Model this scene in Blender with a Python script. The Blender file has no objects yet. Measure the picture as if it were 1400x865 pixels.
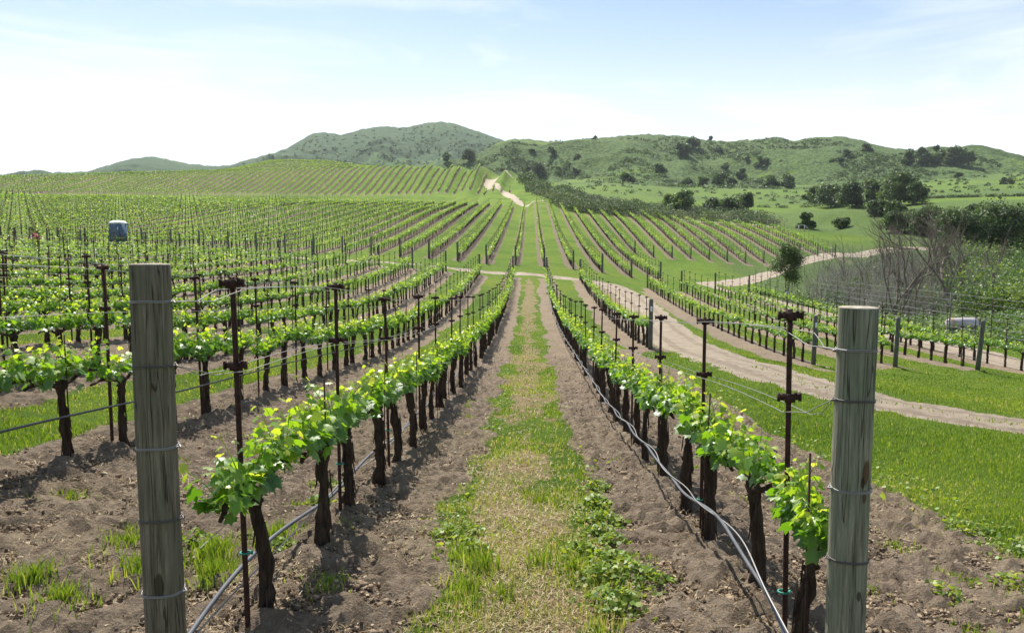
import bpy, math, random
import numpy as np
from mathutils import Vector, Matrix

random.seed(7)
RNG = np.random.default_rng(7)
scn = bpy.context.scene
COL = scn.collection
rad = math.radians

# ------------------------------------------------------------------ camera, sky, sun, exposure
F, PCX, PCY = 1068.0, 700.0, 432.5
PITCH, YAW = rad(5.22), rad(1.34)
cam = bpy.data.cameras.new("camera")
cam.lens = F / 1400 * 36
cam.sensor_width = 36
cam.clip_start = 0.05
cam.clip_end = 20000
camo = bpy.data.objects.new("camera", cam)
COL.objects.link(camo)
camo.rotation_euler = (math.pi / 2 - PITCH, 0, YAW)
scn.camera = camo
SUN_AZ, SUN_EL = rad(-19), rad(53)      # azimuth from +Y towards +X
sdir = Vector((math.sin(SUN_AZ) * math.cos(SUN_EL), math.cos(SUN_AZ) * math.cos(SUN_EL), math.sin(SUN_EL)))
sun = bpy.data.lights.new("sun", "SUN")
sun.energy = 5.0
sun.angle = rad(0.53)
sun.color = (1.0, 0.95, 0.87)
suno = bpy.data.objects.new("sun", sun)
COL.objects.link(suno)
suno.rotation_euler = sdir.to_track_quat('Z', 'Y').to_euler()
scn.view_settings.view_transform = 'Standard'
scn.view_settings.look = 'None'
scn.view_settings.gamma = 1
scn.view_settings.exposure = 0.78
scn.cycles.max_bounces = 5
scn.cycles.diffuse_bounces = 3
scn.cycles.glossy_bounces = 2
scn.cycles.transmission_bounces = 3
scn.cycles.transparent_max_bounces = 4
scn.cycles.volume_bounces = 0

W = bpy.data.worlds.new("World")
scn.world = W
W.use_nodes = True
nt = W.node_tree
nt.nodes.clear()
def N(nt, t, **kw):
    n = nt.nodes.new(t)
    for k, v in kw.items():
        setattr(n, k, v)
    return n
wo = N(nt, 'ShaderNodeOutputWorld'); bg = N(nt, 'ShaderNodeBackground')
sky = N(nt, 'ShaderNodeTexSky', sky_type='NISHITA', sun_disc=False, sun_elevation=SUN_EL, sun_rotation=SUN_AZ)
sky.air_density = 1.0; sky.dust_density = 0.6; sky.ozone_density = 1.5
bg.inputs[1].default_value = 0.085
tc = N(nt, 'ShaderNodeTexCoord'); sx = N(nt, 'ShaderNodeSeparateXYZ')
mp = N(nt, 'ShaderNodeMapping'); mp.inputs['Scale'].default_value = (1.6, 1.6, 9.0)
mp.inputs['Rotation'].default_value = (0.1, 0.12, 0.5)
nz = N(nt, 'ShaderNodeTexNoise'); nz.inputs['Scale'].default_value = 1.6; nz.inputs['Detail'].default_value = 9; nz.inputs['Roughness'].default_value = 0.58; nz.inputs['Distortion'].default_value = 0.6
mr = N(nt, 'ShaderNodeMapRange'); mr.inputs[1].default_value = 0.47; mr.inputs[2].default_value = 0.70
hz = N(nt, 'ShaderNodeMapRange', interpolation_type='SMOOTHSTEP'); hz.inputs[1].default_value = 0.06; hz.inputs[2].default_value = 0.31; hz.inputs[3].default_value = 1.0; hz.inputs[4].default_value = 0.0
mx = N(nt, 'ShaderNodeMath', operation='ADD', use_clamp=True)
hz2 = N(nt, 'ShaderNodeMath', operation='MULTIPLY'); hz2.inputs[1].default_value = 0.6
cl = N(nt, 'ShaderNodeMix', data_type='RGBA')
cl.inputs[7].default_value = (7.4, 7.9, 8.6, 1)
L = nt.links.new
L(tc.outputs['Generated'], mp.inputs[0]); L(mp.outputs[0], nz.inputs['Vector']); L(nz.outputs[0], mr.inputs[0])
L(tc.outputs['Generated'], sx.inputs[0]); L(sx.outputs[2], hz.inputs[0])
hza = N(nt, 'ShaderNodeMath', operation='MULTIPLY'); hza.inputs[1].default_value = 0.9
L(hz.outputs[0], hza.inputs[0])
L(mr.outputs[0], hz2.inputs[0]); L(hz2.outputs[0], mx.inputs[0]); L(hza.outputs[0], mx.inputs[1])
L(mx.outputs[0], cl.inputs[0]); L(sky.outputs[0], cl.inputs[6]); L(cl.outputs[2], bg.inputs[0]); L(bg.outputs[0], wo.inputs[0])

# ------------------------------------------------------------------ pixel <-> world
RM = np.array(camo.rotation_euler.to_matrix())
def unproj(px, py, Y):
    d = RM @ np.array([px - PCX, -(py - PCY), -F])
    return d * (Y / d[1])
def proj(P):
    P = np.atleast_2d(P) @ RM
    w = np.where(P[:, 2] < -1e-3, -P[:, 2], np.nan)
    return PCX + F * P[:, 0] / w, PCY - F * P[:, 1] / w

# ------------------------------------------------------------------ noise
def _h(ix, iy, s):
    n = (ix.astype(np.int64) * 374761393 + iy.astype(np.int64) * 668265263 + s * 1442695041) & 0x7fffffff
    n = (n ^ (n >> 13)) * 1274126177 & 0x7fffffff
    return ((n ^ (n >> 16)) & 0xffff) / 65535.0
def vnoise(x, y, s=0):
    x = np.asarray(x, float); y = np.asarray(y, float)
    ix, iy = np.floor(x), np.floor(y)
    fx, fy = x - ix, y - iy
    fx = fx * fx * (3 - 2 * fx); fy = fy * fy * (3 - 2 * fy)
    a, b, c, d = _h(ix, iy, s), _h(ix + 1, iy, s), _h(ix, iy + 1, s), _h(ix + 1, iy + 1, s)
    return (a + (b - a) * fx) * (1 - fy) + (c + (d - c) * fx) * fy
def fbm(x, y, s=0, o=4):
    t = 0; a = 0.5; n = 0
    for i in range(o):
        t = t + a * vnoise(x * 2 ** i, y * 2 ** i, s + i * 17); n += a; a *= 0.5
    return t / n - 0.5
def sstep(a, b, x):
    t = np.clip((x - a) / (b - a), 0, 1)
    return t * t * (3 - 2 * t)

# ------------------------------------------------------------------ terrain
CT = []   # world control points of the land (X, Y, z), eye height is z = 0
def cz(*a): CT.append(a)
def cp(px, py, Y): CT.append(tuple(unproj(px, py, Y)))
for a in [(0,-12,-1.9),(0,0,-1.98),(0,4,-2.08),(0,6,-2.24),(0,8,-2.42),(0,10.3,-2.62),(0,15,-2.98),(0,20,-3.25),(0,27,-3.55),(0,35,-3.78),
          (0,43,-3.85),(0,52,-3.62),(0,60,-3.15),(0,66,-2.7),(0,72,-2.2),(0,76,-1.95),(0,90,-1.2),(0,110,0.5),(0,150,4.9),(0,191,9.6),
          (-1.45,5.9,-2.19),(-1.45,8.3,-2.44),(1.36,4.57,-2.13),(1.36,5.67,-2.3),(1.36,7.68,-2.46),(1.36,9.6,-2.64),(1.36,10.8,-2.75),
          (-4.2,6.9,-2.04),(-4.2,7.8,-2.14),(-7,11,-2.0),(-4.2,3,-1.9),(-7,4,-1.8),(-15,20,-2.0),(-25,40,-1.4),(-30,20,-1.2),(-30,5,-1.0),(-12,38,-2.7),(-10,55,-2.5),
          (-6,20,-2.9),(-6,40,-3.4),
          (-40,70,-0.35),(-20,76,-0.9),(-8,76,-1.45),(-45,76,-0.15),(-70,76,0.3),(-60,50,-0.3),(-80,110,3.0),(-60,100,1.9),(-90,150,7.0),(-130,191,12.2),(-40,110,1.8),(-45,150,7.2),
          (-20,110,2.0),(-20,150,6.3),(-20,172,7.9),(-20,191,9.6),(-60,191,10.8),(-70,172,9.0),
          (4,6.2,-2.42),(5.65,11.5,-2.85),(8.2,13,-3.0),(12.8,20.3,-3.95),(6.8,15.3,-3.08),(6,5,-2.3),(12,6,-2.6),(20,10,-3.3),(5.8,23,-3.35),(4.17,27,-3.68),
          (9.7,27.3,-4.2),(15,27,-4.3),(19,27,-4.7),(9.7,31.8,-4.35),(9.7,48,-4.3),(9.7,66,-3.6),(6,28,-3.72),(7.3,48,-3.95),(7.3,66,-3.25),
          (20.4,34,-4.95),(20.4,50,-4.85),(20.4,65,-4.55),(18.5,80,-4.1),(12,76,-3.4),(10,76,-3.2),(4,76,-2.35),
          (32,108,-3.7),(34.5,116,-3.1),(18.1,116,-1.85),(24,100,-3.9),(37,105,-3.3),(53,130,-1.3),(48,125,-1.2),
          (44,156,3.8),(25,170,6.5),(15,185,8.3),(35,135,0.6),(15,130,0.8),(60,150,2.2),
          (29.5,60,-5.9),(34.7,55,-5.2),(40,40,-5.5),(54,100,-5.2),(35,85,-5.6),(71,160,1.5),(83,220,8.0),(134,250,10.0),(95,120,-4.0),(60,20,-4.5)]:
    cz(*a)
_pc = np.array([-150, 0, 150, 300, 430, 560, 668, 700, 735])
for Yc, row in ((191, (267, 270, 273, 276, 278, 279.5, 280, 280.5, 281.5)), (205, (267, 270, 272.5, 275, 277, 278, 278.5, 277, 277)), (240, (265, 268.5, 271, 273, 274, 274.5, 273, 269, 268)), (268, (263, 266, 267, 268.5, 269.5, 269.5, 267, 261, 261)),
                (285, (258, 260, 259, 259, 259, 259, 258, 255, 256)), (305, (251, 251, 246.5, 243.5, 242, 241, 241, 245, 250)), (326, (245, 243, 238.5, 234.5, 230.5, 227, 228.5, 235.5, 243.5)), (345, (246, 244, 239, 234, 231, 229, 231, 236, 243.5)),
                (375, (250, 247, 241, 236, 230.5, 232, 236, 241, 248)), (415, (252, 248, 242, 236, 225, 234, 240, 243, 249)), (455, (254, 250, 243, 238, 219.5, 236, 243, 245, 250)), (500, (262, 258, 252, 246, 236, 245, 248, 248, 250))):
    for p_ in range(-150, 736, 35): cp(p_, float(np.interp(p_, _pc, row)) - ((6.5 * math.exp(-((p_ - 366) / 32) ** 2)) if Yc in (415, 455) else 0), Yc)
for a in [
          (760,264,262),(780,273,250),(850,294,225),(930,300,210),(1000,306,195),(1050,308,190),(1130,302,220),
          (780,262,340),(850,272,360),(1000,291,300),(1100,275,400),(1200,292,300),(1300,300,250),(1350,262,450),(1200,258,550),(1400,256,470),(1400,330,160),(1500,300,220),
          (830,258,450),(900,262,450),(1000,268,450),(760,250,430),(850,250,560),(1000,256,560),(1350,240,640),(700,248,560)]:
    cp(*a)
for a in [(-300,560,10),(0,560,20),(-600,500,40),(-420,300,24),(-300,160,12),(-160,60,3),(-150,0,2),(-60,-20,0),(40,-30,-3),(150,0,-3),(200,90,0),(300,250,16),(450,450,40),
          (600,650,70),(0,1000,20),(-700,1000,10),(700,1000,40),(0,2500,0),(-1500,2500,0),(1500,2500,0),(-1200,600,20),(1200,600,60),(-900,0,10),(900,0,10),(0,-300,0),(500,-300,0),(-500,-300,0)]:
    cz(*a)
CT = np.array(CT, float)
def warp(X, Y):
    return np.arcsinh(np.asarray(X) / 9.0), np.arcsinh((np.asarray(Y) - 2) / 9.0)
def _D(X, Y): return np.sqrt(X * X + Y * Y) + 4.0
_u, _v = warp(CT[:, 0], CT[:, 1])
_t = CT[:, 2] / _D(CT[:, 0], CT[:, 1])
def _K(r2): return 0.5 * r2 * np.log(r2 + 1e-9)
n_ = len(CT)
A = np.zeros((n_ + 3, n_ + 3))
A[:n_, :n_] = _K((_u[:, None] - _u) ** 2 + (_v[:, None] - _v) ** 2) + np.eye(n_) * 3e-5
Pm = np.stack([np.ones(n_), _u, _v], 1)
A[:n_, n_:] = Pm; A[n_:, :n_] = Pm.T
CO = np.linalg.solve(A, np.concatenate([_t, np.zeros(3)]))
print('terrain residual px', np.abs(A[:n_, :n_ + 3] @ CO - _t).max() * 1068)
def Z0(X, Y):
    X = np.asarray(X, float); Y = np.asarray(Y, float); sh = np.broadcast(X, Y).shape
    X = np.broadcast_to(X, sh).ravel(); Y = np.broadcast_to(Y, sh).ravel()
    out = np.empty(len(X))
    for i in range(0, len(X), 60000):
        x, y = X[i:i + 60000], Y[i:i + 60000]
        u, v = warp(x, y)
        r2 = (u[:, None] - _u) ** 2 + (v[:, None] - _v) ** 2
        out[i:i + 60000] = (_K(r2) @ CO[:n_] + CO[n_] + CO[n_ + 1] * u + CO[n_ + 2] * v) * _D(x, y)
    return out.reshape(sh)

# rows run along +Y
SP = 2.81
def RX(k): return -0.045 + SP * (k + 0.5)
def y_far2(X): return np.interp(X, [-200, -40, -20, 0, 15, 25, 44, 60], [203, 203, 194, 190, 184, 171, 156, 140])
def row_spans(k):
    X = RX(k); s = []
    if k <= 0: s.append((3.55 if k > -2 else 3.3, 64.6))
    elif k == 1: s.append((27.6, 64.6))
    elif 3 <= k <= 6: s.append((27.8, 64.6))
    if k <= 4: s.append((76.8, float(y_far2(X))))
    elif k <= 16: s.append((116.5 + (k - 5) * 0.4, float(y_far2(X))))
    if X < -190: s = []
    if X <= -17: s.append((274 + 1.5 * math.sin(k * .3), 329))
    elif X <= -7: s.append((262, 276 + (-7 - X) * .4))
    if -190 < X < -62: s.append((392, 458))
    return s
def in_block(X, Y):
    b1 = ((X < 2.8) & (Y > 2.0) & (Y < 65.2))
    b1b = (X > 2.9) & (X < 4.9) & (Y > 26.6) & (Y < 65.2)
    b1c = (X > 8.6) & (X < 19.4) & (Y > 26.8) & (Y < 65.2)
    b2 = (X < 14) & (Y > 76) & (Y < y_far2(X) + 1)
    b2b = (X >= 14) & (X < 47.7) & (Y > 115.5) & (Y < y_far2(X) + 1)
    b3 = (X < -15.5) & (Y > 273) & (Y < 331) | (X < -6) & (X > -17) & (Y > 261) & (Y < 280)
    b4 = (X < -62) & (X > -190) & (Y > 391) & (Y < 459)
    return (b1 | b1b | b1c | b2 | b2b | b3 | b4)
def seg_dist(X, Y, pts):
    d = np.full(np.shape(X), 1e9)
    for (a, b), (c, e) in zip(pts[:-1], pts[1:]):
        vx, vy = c - a, e - b
        t = np.clip(((X - a) * vx + (Y - b) * vy) / (vx * vx + vy * vy), 0, 1)
        d = np.minimum(d, np.hypot(X - a - t * vx, Y - b - t * vy))
    return d
ROAD1 = [(40,-2),(15,7.6),(11,10.4),(8.4,13.0),(6.95,15.6),(6.25,19),(5.95,23),(6.0,28),(6.5,38),(7.2,50),(7.3,58),(6.8,63),(4.5,66.8),(0,68.2),(-6,69)]
ROAD1B = [(-6,69),(-20,70),(-45,71)]
ROAD2 = [(20.6,5),(20.4,20),(20.4,34),(20.6,50),(20.2,65),(18.8,74),(18.4,80),(20.2,86),(25,95),(33,107),(44,119),(55,130),(72,141)]
ROAD3 = [(48,158),(26,176),(16,189),(8,195),(0,198),(-2.5,205),(-4,222),(-6,242),(-9,266),(-13.5,284),(-15.8,300),(-15.5,314),(-13,325),(-9,336)]
def hwid(X, Y, which, d):
    return d
def road_mask(X, Y):
    n = fbm(X * 1.3, Y * 1.3, 5) 
    d1 = seg_dist(X, Y, ROAD1); w1 = np.interp(Y, [0, 14, 24, 40, 60, 72], [.85, .95, 1.2, 1.4, 1.25, .9])
    m = 1 - sstep(w1 - .25, w1 + .25, d1 + n * .9)
    m = m * (1 - .35 * (1 - sstep(.08, .32, d1 + n * .5)) * (1 - sstep(18, 24, Y)))
    d1b = seg_dist(X, Y, ROAD1B); m = np.maximum(m, (1 - sstep(.2, .9, d1b + n * 2.5)) * .7)
    d2 = seg_dist(X, Y, ROAD2); m = np.maximum(m, 1 - sstep(1.3, 1.7, d2 + n * .8))
    d3 = seg_dist(X, Y, ROAD3); w3 = np.interp(Y, [0, 200, 260, 285, 320], [.9, 1.2, 1.4, 2.0, 2.2])
    m = np.maximum(m, 1 - sstep(w3 - .5, w3 + .5, d3 + n * 1.5))
    return m
def row_d(X):
    q = (X - RX(0)) / SP
    return np.abs(q - np.round(q)) * SP
def soil_mask(X, Y):
    """bare soil under the vines and beside the first row on the right"""
    n = fbm(X * 2.1, Y * 0.9, 31)
    n2 = fbm(X * .35, Y * .35, 44)
    d = row_d(X)
    w = np.interp(Y, [0, 10, 25, 60, 80, 180, 300], [0.80, 0.78, .72, .66, .55, .50, .45])
    s = (1 - sstep(w - .16, w + .16, d + n * .55 + n2 * .5)) * in_block(X, Y)
    qa = np.abs(X + 2.86)
    s5 = (1 - sstep(-.15, .15, qa - 1.35 + n * .5)) * (1 - sstep(7, 24, Y + n2 * 14)) * (Y > 0)
    s6 = (1 - sstep(-.15, .15, np.abs(X + 8.47) - 1.3 + n * .5)) * (1 - sstep(16, 40, Y + n2 * 14)) * (Y > 0)
    s = np.maximum(s, np.maximum(s5, s6))
    s2 = (1 - sstep(-.12, .12, np.abs(X - 2.45) - 1.28 + n * .5)) * (Y < 27.5)
    s3 = (1 - sstep(-.3, .3, np.abs(X - 5.4) - 1.0 + n * .7)) * (Y > 27) * (Y < 67)      # trodden earth between row and road
    s4 = (1 - sstep(-.3, .3, np.abs(X - 9.2) - 0.6 + n * .8)) * (Y > 24) * (Y < 62)
    return np.clip(np.maximum.reduce([s, s2, s3 * .9, s4 * .8]), 0, 1)
def dry_mask(X, Y):
    n = fbm(X * 1.7, Y * .8, 71) + .6 * fbm(X * .5, Y * .22, 72)
    a = np.where(Y < 9, .95, .85) * (1 - sstep(.10, .62, np.abs(X + .08) + n * 1.3)) * (Y < 66) * sstep(-20, 2, Y)
    return np.clip(a, 0, 1)
def microz(X, Y, soil):
    f = 1 - sstep(16, 34, np.hypot(X, Y))
    d = row_d(X)
    berm = np.where((Y < 65.2) & ((X < 2.6) | (Y > 26.5)), np.exp(-(d / .42) ** 2) * .07, 0)
    r = fbm(X * 6.5, Y * 6.5, 3, 4)
    r2 = np.abs(fbm(X * 14, Y * 14, 9, 3))
    return berm + f * (soil * (r * .18 + r2 * .16) + (1 - soil) * r * .03) + fbm(X * .8, Y * .8, 12) * .07 * sstep(0, 5, Y)
def G(X, Y):
    """ground height, small clods left out"""
    X = np.asarray(X, float); Y = np.asarray(Y, float)
    d = row_d(X)
    berm = np.where((Y < 65.2) & ((X < 2.6) | (Y > 26.5)), np.exp(-(d / .42) ** 2) * .07, 0)
    return Z0(X, Y) + berm + fbm(X * .8, Y * .8, 12) * .07 * sstep(0, 5, Y)

def axis(lo, hi, c0, c1, s, k):
    a = [c0]
    while a[-1] < c1: a.append(a[-1] + s)
    while a[-1] < hi: a.append(a[-1] + max(s, k * (a[-1] - c1) + s))
    b = [c0]
    while b[-1] > lo: b.append(b[-1] - max(s, k * (c0 - b[-1]) + s))
    return np.array(b[:0:-1] + a)

def mesh(name, V, faces, mats=(), mi=None, smooth=True, attrs=None, tint=None):
    """faces: list of (n,k) index arrays"""
    me = bpy.data.meshes.new(name)
    V = np.asarray(V, np.float32)
    me.vertices.add(len(V)); me.vertices.foreach_set('co', V.ravel())
    faces = [np.asarray(f, np.int32) for f in faces if len(f)]
    lt = np.concatenate([np.full(len(f), f.shape[1], np.int32) for f in faces])
    ls = np.concatenate([[0], np.cumsum(lt)[:-1]]).astype(np.int32)
    li = np.concatenate([f.ravel() for f in faces])
    me.loops.add(len(li)); me.loops.foreach_set('vertex_index', li)
    me.polygons.add(len(lt)); me.polygons.foreach_set('loop_start', ls); me.polygons.foreach_set('loop_total', lt)
    if mi is not None: me.polygons.foreach_set('material_index', np.asarray(mi, np.int32))
    for m in mats: me.materials.append(m)
    me.update(calc_edges=True)
    if smooth: me.polygons.foreach_set('use_smooth', np.ones(len(lt), bool))
    if attrs:
        for k, v in attrs.items():
            at = me.attributes.new(k, 'FLOAT', 'POINT'); at.data.foreach_set('value', np.asarray(v, np.float32).ravel())
    if tint is not None:
        at = me.attributes.new('tint', 'FLOAT', 'FACE'); at.data.foreach_set('value', np.asarray(tint, np.float32).ravel())
    return me
def link(name, me, parent=None, loc=None, **props):
    o = bpy.data.objects.new(name, me); COL.objects.link(o)
    if loc is not None: o.location = tuple(float(c) for c in loc)
    if parent is not None: o.parent = parent
    for k, v in props.items(): o[k] = v
    return o

# ------------------------------------------------------------------ materials
def mat(name):
    m = bpy.data.materials.new(name); m.use_nodes = True
    nt = m.node_tree; b = nt.nodes['Principled BSDF']
    return m, nt, b
def ramp(nt, stops, src=None):
    r = N(nt, 'ShaderNodeValToRGB'); e = r.color_ramp.elements
    while len(e) < len(stops): e.new(0.5)
    for i, (p, c) in enumerate(stops): e[i].position = p; e[i].color = (*c, 1)
    if src is not None: nt.links.new(src, r.inputs[0])
    return r
def noise(nt, scale, detail=4, vec=None, rough=.55, dist=0):
    n = N(nt, 'ShaderNodeTexNoise'); n.inputs['Scale'].default_value = scale; n.inputs['Detail'].default_value = detail
    n.inputs['Roughness'].default_value = rough; n.inputs['Distortion'].default_value = dist
    if vec is not None: nt.links.new(vec, n.inputs['Vector'])
    return n
def math_(nt, op, a, b=None, clamp=False):
    n = N(nt, 'ShaderNodeMath', operation=op, use_clamp=clamp)
    for i, v in enumerate((a, b)):
        if v is None: continue
        if isinstance(v, (int, float)): n.inputs[i].default_value = v
        else: nt.links.new(v, n.inputs[i])
    return n.outputs[0]
def mixc(nt, f, a, b):
    n = N(nt, 'ShaderNodeMix', data_type='RGBA')
    for i, v in ((0, f), (6, a), (7, b)):
        if isinstance(v, tuple): n.inputs[i].default_value = (*v, 1)
        elif isinstance(v, (int, float)): n.inputs[i].default_value = v
        else: nt.links.new(v, n.inputs[i])
    return n.outputs[2]
def bump(nt, h, dist, strength=1.0, nrm=None):
    n = N(nt, 'ShaderNodeBump'); n.inputs['Strength'].default_value = strength; n.inputs['Distance'].default_value = dist
    nt.links.new(h, n.inputs['Height'])
    if nrm is not None: nt.links.new(nrm, n.inputs['Normal'])
    return n.outputs[0]

def leaf_mat(name, stops, rough=.45, trans=.45, spec=.5, sat=1.0):
    m, nt, b = mat(name)
    at = N(nt, 'ShaderNodeAttribute', attribute_name='tint')
    r = ramp(nt, stops, at.outputs['Fac'])
    nt.links.new(r.outputs[0], b.inputs['Base Color'])
    b.inputs['Roughness'].default_value = rough
    b.inputs['Specular IOR Level'].default_value = spec
    if trans > 0:
        tr = N(nt, 'ShaderNodeBsdfTranslucent'); ms = N(nt, 'ShaderNodeMixShader'); ms.inputs[0].default_value = trans
        hs = N(nt, 'ShaderNodeHueSaturation'); hs.inputs['Hue'].default_value = .485; hs.inputs['Saturation'].default_value = 1.12; hs.inputs['Value'].default_value = 1.5
        nt.links.new(r.outputs[0], hs.inputs['Color']); nt.links.new(hs.outputs[0], tr.inputs[0])
        nt.links.new(b.outputs[0], ms.inputs[1]); nt.links.new(tr.outputs[0], ms.inputs[2])
        nt.links.new(ms.outputs[0], nt.nodes['Material Output'].inputs[0])
    return m

M = {}
M['vine'] = leaf_mat('vine_leaves', [(0, (.06, .155, .022)), (.35, (.13, .27, .035)), (.7, (.30, .43, .06)), (1, (.50, .53, .10))], .42, .52, .75)
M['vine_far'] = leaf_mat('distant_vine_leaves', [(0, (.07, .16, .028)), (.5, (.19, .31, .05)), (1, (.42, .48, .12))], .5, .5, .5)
M['grass'] = leaf_mat('grass_blades', [(0, (.06, .125, .018)), (.5, (.18, .275, .04)), (.8, (.31, .37, .065)), (1, (.46, .40, .17))], .5, .4, .4)
M['straw'] = leaf_mat('straw', [(0, (.26, .18, .09)), (.6, (.42, .33, .17)), (1, (.58, .50, .32))], .6, .25, .3)
M['litter'] = leaf_mat('leaf_litter', [(0, (.045, .03, .02)), (.6, (.16, .11, .065)), (1, (.46, .37, .24))], .8, .1, .2)
M['oak'] = leaf_mat('oak_leaves', [(0, (.024, .05, .016)), (.5, (.055, .105, .028)), (1, (.13, .19, .05))], .55, .25, .35)
M['bush'] = leaf_mat('bush_leaves', [(0, (.03, .06, .02)), (.5, (.06, .11, .03)), (1, (.12, .17, .05))], .6, .25, .3)
M['willow'] = leaf_mat('willow_leaves', [(0, (.045, .095, .02)), (.6, (.085, .16, .035)), (1, (.19, .26, .055))], .5, .35, .4)
M['sage'] = leaf_mat('sage_leaves', [(0, (.05, .065, .035)), (.5, (.11, .135, .07)), (1, (.2, .22, .13))], .7, .15, .2)
M['rose'] = leaf_mat('rose_petals', [(0, (.25, .02, .05)), (1, (.5, .08, .15))], .6, .3, .3)

def bark(name, c1, c2, sc=1.0, bd=.012):
    m, nt, b = mat(name)
    tc = N(nt, 'ShaderNodeTexCoord'); mp = N(nt, 'ShaderNodeMapping'); mp.inputs['Scale'].default_value = (14 * sc, 14 * sc, 2.2 * sc)
    nt.links.new(tc.outputs['Object'], mp.inputs[0])
    n1 = noise(nt, 2.6, 8, mp.outputs[0], .65, .6)
    r = ramp(nt, [(.3, c1), (.7, c2)], n1.outputs[0])
    nt.links.new(r.outputs[0], b.inputs['Base Color']); b.inputs['Roughness'].default_value = .92
    b.inputs['Specular IOR Level'].default_value = .15
    nt.links.new(bump(nt, n1.outputs[0], bd), b.inputs['Normal'])
    return m
M['bark'] = bark('vine_bark', (.014, .010, .008), (.10, .07, .05), 1, .03)
M['tree_bark'] = bark('tree_bark', (.05, .04, .03), (.16, .13, .10), .3, .04)
M['grey_bark'] = bark('grey_bark', (.10, .08, .065), (.26, .22, .185), .3, .02)
M['twig'] = bark('pale_twigs', (.19, .18, .15), (.40, .39, .33), .3, .01)
def simple(name, c, rough=.6, metal=0., spec=.5, var=0, vs=20, bd=0):
    m, nt, b = mat(name)
    b.inputs['Base Color'].default_value = (*c, 1); b.inputs['Roughness'].default_value = rough
    b.inputs['Metallic'].default_value = metal; b.inputs['Specular IOR Level'].default_value = spec
    if var:
        tc = N(nt, 'ShaderNodeTexCoord'); n = noise(nt, vs, 6, tc.outputs['Object'])
        r = ramp(nt, [(.3, tuple(x * (1 - var) for x in c)), (.7, tuple(min(1, x * (1 + var)) for x in c))], n.outputs[0])
        nt.links.new(r.outputs[0], b.inputs['Base Color'])
        if bd: nt.links.new(bump(nt, n.outputs[0], bd), b.inputs['Normal'])
    return m
M['rust'] = simple('rusty_steel', (.045, .021, .016), .8, .15, .3, .55, 30, .002)
M['wire'] = simple('galvanised_wire', (.26, .25, .24), .5, .4, .5)
M['darkwire'] = simple('weathered_wire', (.12, .11, .10), .6, .5, .5)
M['hose'] = simple('grey_drip_hose', (.10, .105, .12), .65, 0, .3, .25, 8)
M['blackhose'] = simple('black_drip_hose', (.035, .037, .042), .35, 0, .5)
M['greentie'] = simple('green_plastic_tape', (.01, .22, .15), .5)
M['white'] = simple('white_plastic', (.75, .77, .78), .45)
M['blue'] = simple('blue_grey_plastic', (.075, .125, .21), .5, 0, .5, .12, 3)
M['dirtywhite'] = simple('dirty_white_paint', (.42, .39, .41), .6, 0, .3, .25, 2)
M['tanpaint'] = simple('faded_tan_paint', (.42, .30, .20), .6, 0, .3, .3, 2)
M['greysteel'] = simple('dull_grey_steel', (.18, .18, .20), .5, .3)
M['clod'] = simple('dry_earth_clod', (.24, .18, .125), .95, 0, .1, .5, 6, .01)
M['rose_red'] = M['rose']

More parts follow.
